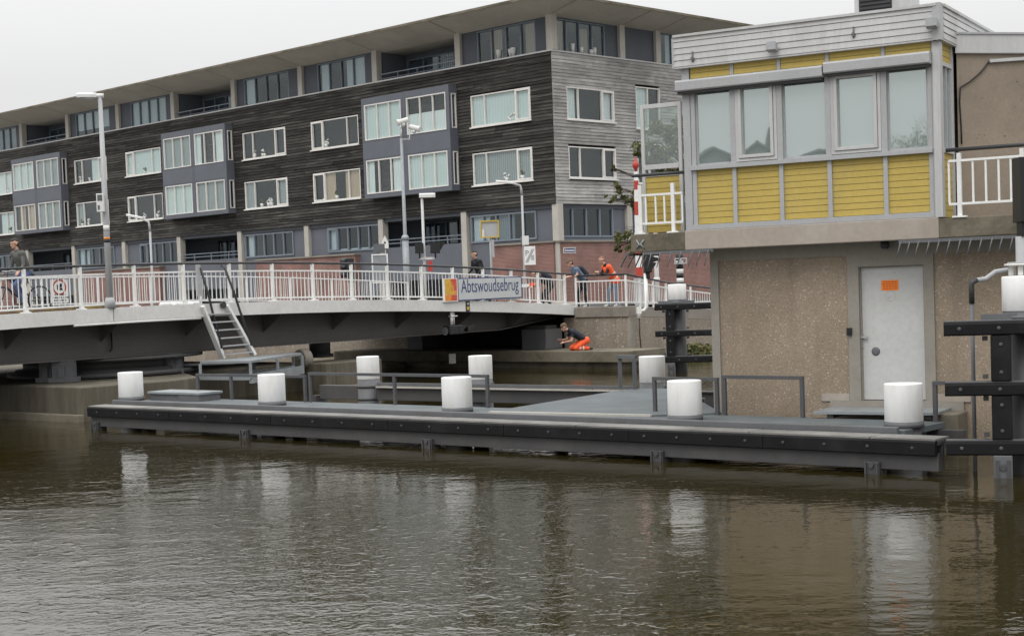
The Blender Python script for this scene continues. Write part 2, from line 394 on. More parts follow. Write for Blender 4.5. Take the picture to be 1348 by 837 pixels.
M['rail_dark'] = mat('dark grey rail paint', (0.075, 0.077, 0.082), 0.55, 0.15, 2.5, stain=(0.12, 0.10, 0.08), stain_amt=0.4)
M['steel_grey'] = mat('grey painted steel', (0.115, 0.118, 0.125), 0.55, 0.12, 1.5, stain=(0.08, 0.07, 0.06), stain_amt=0.4)
M['girder'] = mat('dark grey girder paint', (0.098, 0.092, 0.088), 0.6, 0.12, 0.7, stain=(0.05, 0.045, 0.04), stain_amt=0.5)
M['galv'] = mat('galvanised steel', (0.27, 0.29, 0.30), 0.5, 0.14, 3, metal=0.25)
M['grating'] = mat('blue grey deck coating', (0.102, 0.117, 0.123), 0.75, 0.2, 1.4, stain=(0.16, 0.17, 0.165), stain_amt=0.4, bump=0.3)
M['black_plastic'] = mat('black fender plastic', (0.008, 0.008, 0.009), 0.75, 0.2, 2, stain=(0.03, 0.028, 0.027), stain_amt=0.4, spec=0.2)
M['worn_wood'] = mat('worn grey fender cap', (0.16, 0.155, 0.145), 0.8, 0.3, 2.2, stretch=(0.5, 0.5, 4), stain=(0.34, 0.325, 0.30), stain_amt=0.55)
M['beam_grey'] = mat('dark grey steel beam', (0.065, 0.063, 0.064), 0.55, 0.16, 1.3, stain=(0.10, 0.095, 0.09), stain_amt=0.4)
M['black'] = mat('matt black', (0.012, 0.012, 0.013), 0.5, 0.1)
M['handrail'] = mat('dark grey handrail', (0.035, 0.035, 0.037), 0.45, 0.1)
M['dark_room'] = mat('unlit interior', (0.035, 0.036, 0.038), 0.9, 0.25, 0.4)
M['room'] = mat('office interior', (0.42, 0.43, 0.41), 0.9, 0.1, 0.5)
M['glass'] = m_glass('window glass', (0.90, 0.93, 0.93), 0.055)
M['glass_band'] = m_glass('dark ribbon glass', (0.80, 0.84, 0.86), 0.05)
M['glass_ctrl'] = m_glass('coated control room glass', (0.62, 0.70, 0.68), 0.58, (0.80, 0.875, 0.855), milk=0.3)
M['glass_screen'] = m_glass('clear screen glass', (0.80, 0.85, 0.82), 0.12)
M['cur_pale'] = m_curtain('pale blind', (0.60, 0.66, 0.64), 2.0, 0.05)
M['cur_white'] = m_curtain('white net curtain', (0.70, 0.735, 0.72), 4.0, 0.16)
M['cur_grey'] = m_curtain('grey curtain', (0.30, 0.325, 0.325), 3.0, 0.22)
M['cur_beige'] = m_curtain('beige curtain', (0.48, 0.36, 0.26), 4.0, 0.25)
M['asphalt'] = mat('asphalt', (0.055, 0.055, 0.055), 0.9, 0.2, 2)
M['ground'] = mat('brick paving and grass ground', (0.27, 0.25, 0.22), 0.95, 0.2, 0.4)
M['skin'] = mat('skin', (0.50, 0.29, 0.21), 0.55, 0.06, 6)
M['hivis'] = mat('orange hi vis cloth', (0.85, 0.11, 0.03), 0.7, 0.08, 5)
M['reflect'] = mat('silver reflective tape', (0.6, 0.58, 0.5), 0.5, 0.05)
M['cloth_black'] = mat('black cloth', (0.014, 0.014, 0.016), 0.85, 0.15, 5)
M['cloth_navy'] = mat('dark navy cloth', (0.02, 0.024, 0.035), 0.85, 0.15, 5)
M['cloth_blue'] = mat('blue grey t-shirt cloth', (0.115, 0.15, 0.215), 0.85, 0.1, 5)
M['cloth_grey'] = mat('grey green jacket cloth', (0.10, 0.10, 0.095), 0.85, 0.15, 5)
M['jeans'] = mat('washed jeans', (0.17, 0.225, 0.29), 0.9, 0.2, 6)
M['jeans_dark'] = mat('blue trousers', (0.075, 0.10, 0.19), 0.9, 0.2, 6)
M['hair'] = mat('dark brown hair', (0.022, 0.015, 0.01), 0.6, 0.3, 12)
M['hair_red'] = mat('short reddish hair', (0.20, 0.10, 0.06), 0.7, 0.2, 12)
M['shoe'] = mat('pale trainers', (0.55, 0.54, 0.52), 0.6, 0.1)
M['shoe_dark'] = mat('dark boots', (0.03, 0.026, 0.02), 0.6, 0.2)
M['red'] = mat('red paint', (0.42, 0.05, 0.035), 0.5, 0.1)
M['orange'] = mat('orange notice', (0.85, 0.22, 0.01), 0.55, 0.05)
M['ochre'] = mat('ochre logo paint', (0.62, 0.36, 0.05), 0.5, 0.2, 9)
M['orange_logo'] = mat('orange logo paint', (0.72, 0.24, 0.03), 0.5, 0.2, 9)
M['red_logo'] = mat('red logo paint', (0.55, 0.09, 0.05), 0.5, 0.15, 9)
M['sign_grey'] = mat('pale grey sign face', (0.50, 0.52, 0.52), 0.5, 0.04)
M['blue'] = mat('dark blue paint', (0.045, 0.06, 0.16), 0.5, 0.05)
M['yellow_bright'] = mat('signal yellow paint', (0.48, 0.34, 0.06), 0.5, 0.1)
M['lamp_white'] = mat('white lamp housing', (0.62, 0.62, 0.6), 0.4, 0.05)
M['lens'] = mat('grey signal lens', (0.10, 0.105, 0.11), 0.15, 0.1)
M['trunk'] = mat('tree bark', (0.06, 0.05, 0.038), 0.9, 0.25, 5)
M['leaf_a'] = mat('olive leaves', (0.125, 0.115, 0.035), 0.7, 0.35, 1.2)
M['leaf_b'] = mat('green leaves', (0.065, 0.08, 0.026), 0.7, 0.3, 1.2)
M['sack'] = mat('white sheet plastic', (0.70, 0.70, 0.68), 0.6, 0.08, 4)
M['kerb_mix'] = mat('worn brown and yellow kerb', (0.16, 0.11, 0.075), 0.85, 0.3, 2.5, stain=(0.42, 0.33, 0.06), stain_amt=0.95)
M['rust'] = mat('brown weathered timber', (0.13, 0.095, 0.06), 0.9, 0.25, 2)
M['roof_tile'] = mat('grey roof tiles', (0.17, 0.18, 0.18), 0.8, 0.2, 1)
M['water'] = m_water('canal water')
# ================================================================== SETTING
JO = (-8.447, 33.557); JF = Fr(JO, (.7625, -.647), (-.647, -.7625))       # jetty / quay frame: u along to the right, v towards the camera
BO = at(0, 420, 35); BF = Fr((BO.x, BO.y), (.628, .778), (.778, -.628))    # bridge near edge
AC = (2.45, 75.0); AL = Fr(AC, (-.714, .700), (-.700, -.714)); AR = Fr(AC, (.700, .714), (.714, -.700))
HF = Fr((5.68, 23.267), (-.866, .5), (-.5, -.866)); HB = -0.5              # control house front, base wall set back
QV = -21.2                                                                # quay wall line in JF

K1 = Vector((3.99, 50.8)); K2 = Vector((at(882, 400, 54.3).x, 54.3)); K3 = Vector((at(945, 400, 57).x, 57)); K4 = Vector((40, 110))
mb = MB(); gz = [1.93, 1.78, 1.62, 1.5]
QL = JF.P(-150, QV, 1.93); front = [QL] + [Vector((k.x, k.y, z)) for k, z in zip((K1, K2, K3, K4), gz)]
front[1] = Vector((K1.x, K1.y, 1.93)); front.append(Vector((3000, 2600, 1.2)))
back = [Vector((-3500, 1500, 1.9)), Vector((-1500, 4000, 1.9)), Vector((0, 4000, 1.9)), Vector((500, 4000, 1.9)), Vector((1500, 4000, 1.9)), Vector((3000, 4000, 1.9))]
front.insert(0, Vector((-2500, 1200, 1.93))); back.insert(0, Vector((-3500, 1500, 1.9)))
n = len(front); vs = front + back[:n]
mb.add(vs, [(i, i + 1, n + i + 1, n + i) for i in range(n - 1)])
tag(build(mb, 'ground', M['ground']), kind='structure')
mb = MB(); mb.add([(-3500, -400, 0), (3500, -400, 0), (3500, 4200, 0), (-3500, 4200, 0)], [(0, 1, 2, 3)])
tag(build(mb, 'water', M['water']), kind='structure')

# road strip running off the bridge
mb = MB(); r0 = BF.P(22.6, -.4, 1.95); r1 = BF.P(22.6, -5.6, 1.95)
mb.add([r0, BF.P(60, -.4, 1.95), BF.P(60, -5.6, 1.95), r1], [(0, 1, 2, 3)])
tag(build(mb, 'road', M['asphalt']), kind='structure')

# ------------------------------------------------------------------ quay wall with its cap
q = thing('quay_wall', 'tan pebbled concrete quay wall and abutment behind the far end of the bridge', 'quay wall', (K1.x, K1.y, 0))
mb = MB(); a = JF.P(-150, QV, 0)
def wallstrip(mb, pts, th, mi=0):
    """pts: list of (xy, z0, z1); th thickness to the land side"""
    for (p, za, zb), (p2, za2, zb2) in zip(pts, pts[1:]):
        d = (p2 - p).normalized(); nrm = Vector((-d.y, d.x)) * th
        P = lambda w, z: Vector((w.x, w.y, z))
        mb.hexa([P(p, za), P(p2, za2), P(p2 + nrm, za2), P(p + nrm, za), P(p, zb), P(p2, zb2), P(p2 + nrm, zb2), P(p + nrm, zb)], mi)
A2 = Vector((a.x, a.y))
RA, RB = JF.on(557, 450, QV)[0], JF.on(743, 450, QV)[0]
xy = lambda u, v: Vector((JF.P(u, v, 0).x, JF.P(u, v, 0).y))
wallstrip(mb, [(A2, -1, 1.62), (xy(RA, QV), -1, 1.62)], 0.5); wallstrip(mb, [(xy(RB, QV), -1, 1.62), (K1, -1, 1.62)], 0.5)
wallstrip(mb, [(K1, -1, 1.62), (K2, -1, 1.46), (K3, -1, 1.22), (K4, -1, 1.1)], 0.5)
build(mb, 'wall_face', M['aggr_quay'], q)
mb = MB(); mb.box(RA - .3, RB + .3, QV - 4.0, QV - 3.5, -1, 1.9, 0, JF); mb.box(RA - .3, RA - .003, QV - 3.49, QV - .51, -1, 1.9, 0, JF); mb.box(RB + .003, RB + .3, QV - 3.49, QV - .51, -1, 1.9, 0, JF); mb.box(RA, RB, QV - 3.49, QV - .06, -1, .5, 0, JF); build(mb, 'shade_chamber', M['girder'], q)  # abutment recess, shaped wide and coloured dark to deepen the shade there
mb = MB(); e = JF.du * 0.02; o = JF.dn * 0.06
xb = BF.P(22.42, 0, 0); uj = (Vector((xb.x, xb.y)) - JF.o).dot(JF.du)
s0 = JF.P(uj + 0.03, QV, 0); s0 = Vector((s0.x, s0.y))
wallstrip(mb, [(s0 + o, 1.624, 1.97), (K1 + o, 1.624, 1.97)], 0.6)
wallstrip(mb, [(K1 + o, 1.624, 1.97), (K2 + o, 1.464, 1.81), (K3 + o, 1.224, 1.64), (K4 + o, 1.1, 1.5)], 0.55)
s1 = JF.P(uj - 7, QV, 0); s1 = Vector((s1.x, s1.y))
wallstrip(mb, [(A2 + o, 1.624, 1.97), (s1 + o, 1.624, 1.97)], 0.6)
build(mb, 'wall_cap', M['conc'], q, bevel=0.015)
mb = MB(); mb.box(-1.83, -1.62, QV - .2, QV + .03, -.5, 1.62, 0, JF); build(mb, 'corner_pilaster', M['conc_smooth'], q)

lg = thing('concrete_ledge', 'long low weathered concrete ledge at the foot of the abutment under the bridge', 'ledge', JF.P(-7, -20, 0))
mb = MB(); mb.box(-13.9, -.3, QV - .05, -19.1, .22, .58, 0, JF); mb.box(-13.6, -.6, QV - .04, -19.35, -.6, .219, 0, JF)
build(mb, 'ledge_slab', M['conc_moss'], lg, bevel=0.02)
mb = MB(); mb.box(-15.2, -10.4, -19.6, -18.3, -.1, .16, 0, JF); build(mb, 'lower_step', M['conc_moss'], lg, bevel=0.02)
for (xa, xb_, cat) in ((687, 719, 'square concrete bearing block under the right end of the bridge girder'), (536, 556, 'concrete bearing pillar in the dark under the middle of the bridge')):
    ua = JF.on(xa, 455, -20.0)[0]; ub = JF.on(xb_, 455, -20.0)[0]
    t = thing('bearing_block', cat, 'bearing', JF.P((ua + ub) / 2, -20.3, .58))
    mb = MB(); mb.box(ua, ub, -20.9, -20.0, .583, 1.28, 0, JF); build(mb, 'block', M['steel_grey'], t, bevel=0.02)  # concrete block in dark steel grey, its shade put into the colour
    mb = MB(); mb.box(ua + .12, ub - .12, -20.75, -20.15, 1.283, 1.4, 0, JF); build(mb, 'bearing_plate', M['beam_grey'], t)

# ------------------------------------------------------------------ windows
def window(fr, par, u0, u1, z0, z1, v, splits, fm, glass, curs=(), sash=(), sill=True, fw=0.055, mw=0.05, name='window', depth=0.10, flat=False, cv=0.11):
    mb = MB(); vi, vo = v - depth, v + 0.025
    mb.box(u0, u1, vi, vo, z0, z0 + fw, 0, fr); mb.box(u0, u1, vi, vo, z1 - fw, z1, 0, fr)
    mb.box(u0, u0 + fw, vi, vo, z0 + fw, z1 - fw, 0, fr); mb.box(u1 - fw, u1, vi, vo, z0 + fw, z1 - fw, 0, fr)
    us = [u0 + (u1 - u0) * s for s in splits]
    for c in us: mb.box(c - mw / 2, c + mw / 2, vi, vo - .004, z0 + fw, z1 - fw, 0, fr)
    eds = [u0 + fw] + [x for c in us for x in (c - mw / 2, c + mw / 2)] + [u1 - fw]
    for i in sash:
        a_, b_ = eds[2 * i], eds[2 * i + 1]; sw = 0.065
        mb.box(a_, b_, vi, vo + .02, z0 + fw, z0 + fw + sw, 0, fr); mb.box(a_, b_, vi, vo + .02, z1 - fw - sw, z1 - fw, 0, fr)
        mb.box(a_, a_ + sw, vi, vo + .02, z0 + fw + sw, z1 - fw - sw, 0, fr); mb.box(b_ - sw, b_, vi, vo + .02, z0 + fw + sw, z1 - fw - sw, 0, fr)
    if sill: mb.box(u0 - .06, u1 + .06, v - .02, v + .12, z0 - .07, z0 - .003, 0, fr)
    f = build(mb, name + ('_frame' if flat else ''), fm, par); sub = par if flat else f
    mb = MB(); mb.box(u0 + .03, u1 - .03, v - .075, v - .062, z0 + .03, z1 - .03, 0, fr); build(mb, 'pane', glass, sub)
    for (a_, b_, lo, hi, m) in curs:
        mb = MB(); mb.box(u0 + (u1 - u0) * a_, u0 + (u1 - u0) * b_, v - cv - .015, v - cv, z0 + (z1 - z0) * lo, z0 + (z1 - z0) * hi, 0, fr)
        build(mb, 'curtain', M[m], sub)
    return f
rnd = random.Random(5)
def curtain_set(kind):
    if kind == 'blind': return [(0, 1, 0, 1, 'cur_pale')]
    if kind == 'net': return [(0, 1, 0, .55, 'cur_white')]
    if kind == 'sides': return [(0, .22, 0, 1, 'cur_grey'), (.78, 1, 0, 1, 'cur_grey')]
    if kind == 'white_sides': return [(0, .3, 0, 1, 'cur_white'), (.82, 1, 0, 1, 'cur_white')]
    if kind == 'beige': return [(.02, .34, 0, 1, 'cur_beige'), (.55, .8, 0, 1, 'cur_beige')]
    if kind == 'white': return [(0, 1, 0, 1, 'cur_white')]
    if kind == 'grey': return [(0, 1, 0, 1, 'cur_grey')]
    if kind == 'half': return [(0, .5, 0, 1, 'cur_pale')]
    return []

# ------------------------------------------------------------------ apartment building
apt = thing('apartment_building', 'long apartment block clad in dark weathered timber with grey bay windows and overhanging roof', 'apartment block', (AC[0], AC[1], 1.9))
ZB, ZT, ZS = 6.77, 14.2, 16.0
win_l = []
for k in range(4):
    o = 19.92 * k
    for (a_, b_, nm) in ((1.47, 5.72, 'a'), (14.75, 18.97, 'b')):
        win_l.append((a_ + o, b_ + o, 11.03, 12.64, nm, k, 1)); win_l.append((a_ + o, b_ + o, 8.04, 9.68, nm, k, 0))
bays = [(6.72 + 19.88 * k, 13.72 + 19.88 * k) for k in range(4)]
def boards(fr, u0, u1, z0, z1, holes, h=0.165, th=0.05, back=0.12, bright=(0, 1)):
    mb = MB(); z = z0; r = random.Random(3)
    while z < z1 - .01:
        zt = min(z + h, z1); segs = [(u0, u1)]
        for hh in holes:
            if hh[2] < zt - .01 and hh[3] > z + .01:
                ns = []
                for a_, b_ in segs:
                    if hh[1] <= a_ or hh[0] >= b_: ns.append((a_, b_)); continue
                    if hh[0] > a_: ns.append((a_, hh[0]))
                    if hh[1] < b_: ns.append((hh[1], b_))
                segs = ns
        rowv = r.random()
        for a_, b_ in segs:
            x = a_
            while x < b_ - 1e-4:
                y = x + r.uniform(2.2, 5.0)
                if y > b_ - 1.0: y = b_
                mb.cur = min(.99, max(0.01, .25 * rowv + .75 * r.random() ** 1.5))
                j = r.uniform(-.006, .006); P = fr.P; g = .004
                mb.hexa([P(x + g, -back, z), P(y - g, -back, z), P(y - g, .012 + th * .55 + j, z), P(x + g, .012 + th * .55 + j, z), P(x + g, -back, zt), P(y - g, -back, zt), P(y - g, j, zt), P(x + g, j, zt)])
                x = y
        z = zt
    return mb
hl = [w[:4] for w in win_l]
build(boards(AL, 0.03, 80, ZB, ZT, hl), 'timber_cladding', M['wood_dark'], apt)
win_r = [(1.02, 4.63, 10.95, 12.55), (1.02, 4.63, 8.06, 9.62), (6.37, 8.35, 10.75, 12.92), (6.37, 8.35, 7.9, 10.0), (10.4, 14.0, 10.95, 12.55), (10.4, 14.0, 8.06, 9.62)]
build(boards(AR, 0.03, 22, ZB, ZT, win_r, th=.035), 'timber_cladding', M['wood_grey'], apt)
# core: dark storeys behind the cladding (AR u == -AL v)
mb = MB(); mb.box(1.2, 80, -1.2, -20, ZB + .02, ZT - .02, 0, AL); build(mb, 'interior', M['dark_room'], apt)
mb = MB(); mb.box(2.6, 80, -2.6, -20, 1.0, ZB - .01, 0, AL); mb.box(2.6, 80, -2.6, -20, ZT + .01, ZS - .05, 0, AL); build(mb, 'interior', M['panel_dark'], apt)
# slabs closing floor/ceiling of the open storeys
mb = MB(); mb.box(.13, 80, -.13, -20, ZB - .2, ZB + .015, 0, AL); build(mb, 'floor_slab', M['panel_dark'], apt)
mb = MB(); mb.box(-.05, 80, .05, -20.5, ZT + .004, ZT + .075, 0, AL); build(mb, 'parapet_flashing', M['metal_lt'], apt)
# roof canopy
mb = MB(); OV = 1.9
i0 = [(-0.0, 0.0), (80, 0), (80, -22), (0, -22)]; o0 = [(-OV, OV), (82, OV), (82, -24), (-OV, -24)]
vin = [AL.P(u + (.5 if u == 0 else 0), v - (.5 if v == 0 else 0), 15.88) for u, v in i0]; vout = [AL.P(u, v, 16.42) for u, v in o0]; vtop = [AL.P(u, v, 16.55) for u, v in o0]; vtop2 = [AL.P(u + (3 if u < 0 else -3), v - (3 if v > 0 else -3), 16.8) for u, v in o0]
mb.add(vin + vout + vtop + vtop2, [(0, 1, 2, 3), (0, 4, 5, 1), (1, 5, 6, 2), (2, 6, 7, 3), (3, 7, 4, 0)] + [(4 + i, 8 + i, 8 + (i + 1) % 4, 4 + (i + 1) % 4) for i in range(4)] + [(8 + i, 12 + i, 12 + (i + 1) % 4, 8 + (i + 1) % 4) for i in range(4)] + [(12, 13, 14, 15)])
roof = build(mb, 'roof_canopy', M['conc_soffit'], apt)
mb = MB()
for k in range(1, 12):
    u = 6.63 * k; mb.add([AL.P(u - .04, 0, 15.985), AL.P(u + .04, 0, 15.985), AL.P(u + .04, OV - .02, 16.40), AL.P(u - .04, OV - .02, 16.40)], [(0, 1, 2, 3)])
for w in (0, 5.5, 8.45, 14, 19):
    mb.add([AR.P(w - .04, 0, 15.985), AR.P(w + .04, 0, 15.985), AR.P(w + .04, OV - .02, 16.40), AR.P(w - .04, OV - .02, 16.40)], [(0, 1, 2, 3)])
build(mb, 'soffit_joints', M['conc'], roof, recalc=False)
mb = MB(); 
for (f_, L) in ((AL, 82), (AR, 24)):
    mb.box(-OV - .03, L, OV + .003, OV + .06, 16.44, 16.565, 0, f_)
build(mb, 'roof_edge_trim', M['conc_moss'], roof)
# columns
for k in range(0, 12):
    u = 6.63 * k + (0.12 if k == 0 else 0.0)
    mb = MB(); mb.box(u - .2, u + .2, -.42, -.02, ZT + .08, ZS + .05, 0, AL); build(mb, 'column', M['conc_col'], apt, bevel=.015)
    mb = MB(); mb.box(u - .2, u + .2, -.42, -.02, 1.2, ZB - .01, 0, AL); build(mb, 'column', M['conc_col'], apt, bevel=.015)
for w in (5.5, 8.45, 14.0):
    mb = MB(); mb.box(w - .2, w + .2, -.42, -.02, ZT + .08, ZS + .05, 0, AR); build(mb, 'column', M['conc_col'], apt, bevel=.015)
mb = MB(); mb.box(5.45, 5.85, -.42, -.02, 1.2, ZB - .01, 0, AR); build(mb, 'column', M['conc_col'], apt, bevel=.015)
# upper windows
kinds = {('a', 0, 1): 'blind', ('a', 0, 0): 'grey', ('b', 0, 1): 'none', ('b', 0, 0): 'beige', ('a', 1, 1): 'none', ('a', 1, 0): 'sides', ('b', 1, 1): 'blind', ('b', 1, 0): 'none', ('a', 2, 1): 'half', ('a', 2, 0): 'sides', ('b', 2, 1): 'white', ('b', 2, 0): 'half'}
for (a_, b_, za, zb, nm, k, up) in win_l:
    sp = (.25, .77) if not (nm == 'b' and k == 0) else (.24, .75)
    sash = (2,) if (nm == 'b') else (0,)
    if nm == 'a' and k in (0, 1): sash = (0,)
    window(AL, apt, a_, b_, za, zb, 0.0, sp, M['white_frame'], M['glass'], curtain_set(kinds.get((nm, k, up), rnd.choice(['none', 'sides', 'blind', 'net']))), sash)
for i, w in enumerate(win_r):
    sp = (.24, .73) if i not in (2, 3) else (.5,)
    window(AR, apt, *w, 0.0, sp, M['white_frame'], M['glass'], curtain_set(['none', 'none', 'half', 'none', 'sides', 'none'][i]), (2,) if i < 2 else ())
    if i == 0:
        mb = MB(); mb.box(1.1, 1.82, -.2, -.19, 11.0, 12.5, 0, AR); mb.box(3.75, 4.55, -.2, -.19, 11.0, 12.5, 0, AR); build(mb, 'blind', M['cur_white'], apt)
# bay windows
bk = [('net', 'blind', 'blind', 'white_sides'), ('white_sides', 'grey', 'grey', 'blind'), ('grey', 'grey', 'blind', 'beige'), ('blind', 'grey', 'none', 'blind')]
for k, (a_, b_) in enumerate(bays):
    W = b_ - a_; z0, z1 = 7.88, 13.34; d = .62; hs = []
    for (f0, f1) in ((.035, .47), (.535, .965)):
        for (za, zb) in ((11.04, 12.97), (8.12, 9.95)): hs.append((a_ + W * f0, a_ + W * f1, za, zb))
    mb = MB(); mb.holes(AL, a_, b_, z0, z1, d - .1, d, hs)
    SF = Fr((AL.P(a_, 0, 0).x, AL.P(a_, 0, 0).y), AL.dn, -AL.du)       # right cheek of the bay: u outwards from the facade
    sh = [(.12, .46, 11.1, 12.9), (.12, .46, 8.18, 9.9)]
    mb.holes(SF, .03, d - .1, z0, z1, -.1, -.002, sh)
    mb.box(b_ - .1, b_ - .002, .03, d - .1, z0, z1, 0, AL)
    mb.box(a_ + .1, b_ - .1, .03, d - .1, z0, z0 + .12, 0, AL); mb.box(a_ + .1, b_ - .1, .03, d - .1, z1 - .12, z1, 0, AL); mb.box(a_ + .1, b_ - .1, .03, d - .1, 10.3, 10.5, 0, AL)
    bay = build(mb, 'bay_window', M['bay_grey'], apt)
    mb = MB()
    for z in (10.02, 10.98): mb.box(a_ + .02, b_ - .02, d + .001, d + .006, z, z + .02, 0, AL)
    for u in (a_ + W * .49, a_ + W * .515): mb.box(u, u + .02, d + .001, d + .006, z0, z1, 0, AL)
    build(mb, 'panel_joint', M['panel_dark'], bay)
    for h, kind in zip(hs, bk[k % 4]):
        window(AL, bay, *h, d, (.33, .66), M['white_frame'], M['glass'], curtain_set(kind), (), False, flat=True, mw=.05)
    for h in sh: window(SF, bay, *h, 0.0, (), M['white_frame'], M['glass'], (), (), False, flat=True, depth=.06)
# penthouse ribbon: windows and loggias between the columns
for i in range(0, 11):
    a_, b_ = 6.63 * i + .2, 6.63 * (i + 1) - .2; W = b_ - a_
    if i == 0: a_ += .12
    if i % 3 == 1:
        mb = MB(); v = -2.2
        mb.box(a_, b_, v - .1, v, ZT + .08, ZS - .12, 0, AL); mb.box(a_ - .16, a_ - .02, v, -.5, ZT + .08, ZS + .0, 0, AL); mb.box(b_ + .02, b_ + .16, v, -.5, ZT + .08, ZS + .0, 0, AL)
        lo = build(mb, 'loggia', M['bay_grey'], apt)
        window(AL, lo, a_ + W * .35, b_ - .3, ZT + .1, ZS - .45, v + .12, (.33, .66), M['frame_grey'], M['glass_band'], [(.05, .3, 0, 1, 'cur_grey')], (), False, flat=True)
        mb = MB(); mb.box(a_, b_, -.24, -.2, ZT + .42, ZT + .47, 0, AL); mb.box(a_, b_, -.24, -.2, ZT + .18, ZT + .21, 0, AL)
        for q_ in (.25, .5, .75): mb.box(a_ + W * q_, a_ + W * q_ + .04, -.24, -.2, ZT + .08, ZT + .42, 0, AL)
        if i == 1:
            for q_ in range(16): mb.box(a_ + .2 + q_ * .15, a_ + .23 + q_ * .15, -1.2, -1.17, ZT + .08, ZT + 1.15, 0, AL)
            for q_ in range(6): mb.box(a_ + .2, a_ + 2.5, -1.2, -1.17, ZT + .2 + q_ * .17, ZT + .23 + q_ * .17, 0, AL)
        build(mb, 'loggia_railing', M['frame_grey'], lo)
    else:
        l, r = (.17, .12) if i % 3 == 0 else (.12, .2)
        if i == 0: l, r = .14, .18
        mb = MB(); mb.box(a_, a_ + W * l, -.3, -.2, ZT + .08, ZS + .02, 0, AL); mb.box(b_ - W * r, b_, -.3, -.2, ZT + .08, ZS + .02, 0, AL); mb.box(a_ + W * l, b_ - W * r, -.3, -.2, ZS - .12, ZS + .02, 0, AL)
        build(mb, 'wall_panel', M['panel_dark'], apt)
        kd = {0: [(.05, .2, 0, 1, 'cur_beige'), (.6, .8, 0, 1, 'cur_beige')], 2: [(0, .42, 0, 1, 'cur_white'), (.75, .95, 0, 1, 'cur_white')], 3: [(.78, 1, 0, 1, 'cur_white')], 5: [(0, 1, 0, 1, 'cur_pale')], 6: [(0, 1, .25, 1, 'cur_white')]}.get(i, [(0, 1, 0, 1, 'cur_grey')])
        window(AL, apt, a_ + W * l, b_ - W * r, ZT + .08, ZS - .12, -.22, (.25, .5, .75), M['frame_grey'], M['glass_band'], kd, (), False, cv=.14)
        if i == 0:
            for q_, h_ in ((.34, .45), (.55, .38), (.6, .42)):
                mb = MB(); mb.lathe(AL.P(b_ - W * (r + .02) - W * .64 * q_, -.27, ZT + .13), [(.09, 0), (.14, h_ * .8), (.15, h_)], 12); build(mb, 'vase', M['lamp_white'], apt)
# right facade penthouse
mb = MB()
mb.box(4.3, 5.3, -.3, -.2, ZT + .08, ZS + .02, 0, AR); mb.box(5.7, 8.25, -.3, -.2, ZT + .08, ZS + .02, 0, AR); mb.box(12.5, 21, -.3, -.2, ZT + .08, ZS + .02, 0, AR); mb.box(.2, .42, -.3, -.2, ZT + .08, ZS + .02, 0, AR); mb.box(.42, 4.3, -.3, -.2, ZS - .12, ZS + .02, 0, AR)
build(mb, 'wall_panel', M['panel_dark'], apt)
window(AR, apt, .42, 4.3, ZT + .08, ZS - .12, -.22, (.25, .5, .75), M['frame_grey'], M['glass_band'], [(.05, .22, 0, 1, 'cur_beige'), (.55, .7, 0, .8, 'cur_beige')], (), False, cv=.14)
window(AR, apt, 8.65, 12.5, ZT + .08, ZS - .05, -.22, (.3, .6), M['frame_grey'], M['glass_band'], [(.2, .5, 0, 1, 'cur_white')], (), False, cv=.14)
for q_, h_ in ((1.9, .42), (2.55, .3), (3.3, .24), (3.55, .36)):
    mb = MB(); mb.lathe(AR.P(q_, -.28, ZT + .13), [(.1, 0), (.12, h_)], 12); build(mb, 'vase', M['lamp_white'], apt)
rv = random.Random(77)
for (a_, b_, za, zb, nm, k, up) in win_l:
    if k > 2: continue
    for q_ in range(rv.randint(1, 3)):
        u_ = a_ + (b_ - a_) * rv.uniform(.1, .9); s_ = rv.uniform(.08, .14); c_ = AL.P(u_, -.095, za + .06)
        mb = MB(); mb.lathe(c_, [(s_ * .7, 0), (s_, s_ * 1.6)], 10); mi = rv.randint(0, 1)
        for _ in range(rv.randint(4, 9)): mb.ball(c_ + AL.du.to_3d() * rv.uniform(-.16, .16) + Vector((0, 0, s_ * 1.6 + rv.uniform(0, .26))), rv.uniform(.045, .075), n=6, mi=1)
        build(mb, 'potted_plant', [M['lamp_white'], M['leaf_b'] if mi else M['lamp_white']], apt)
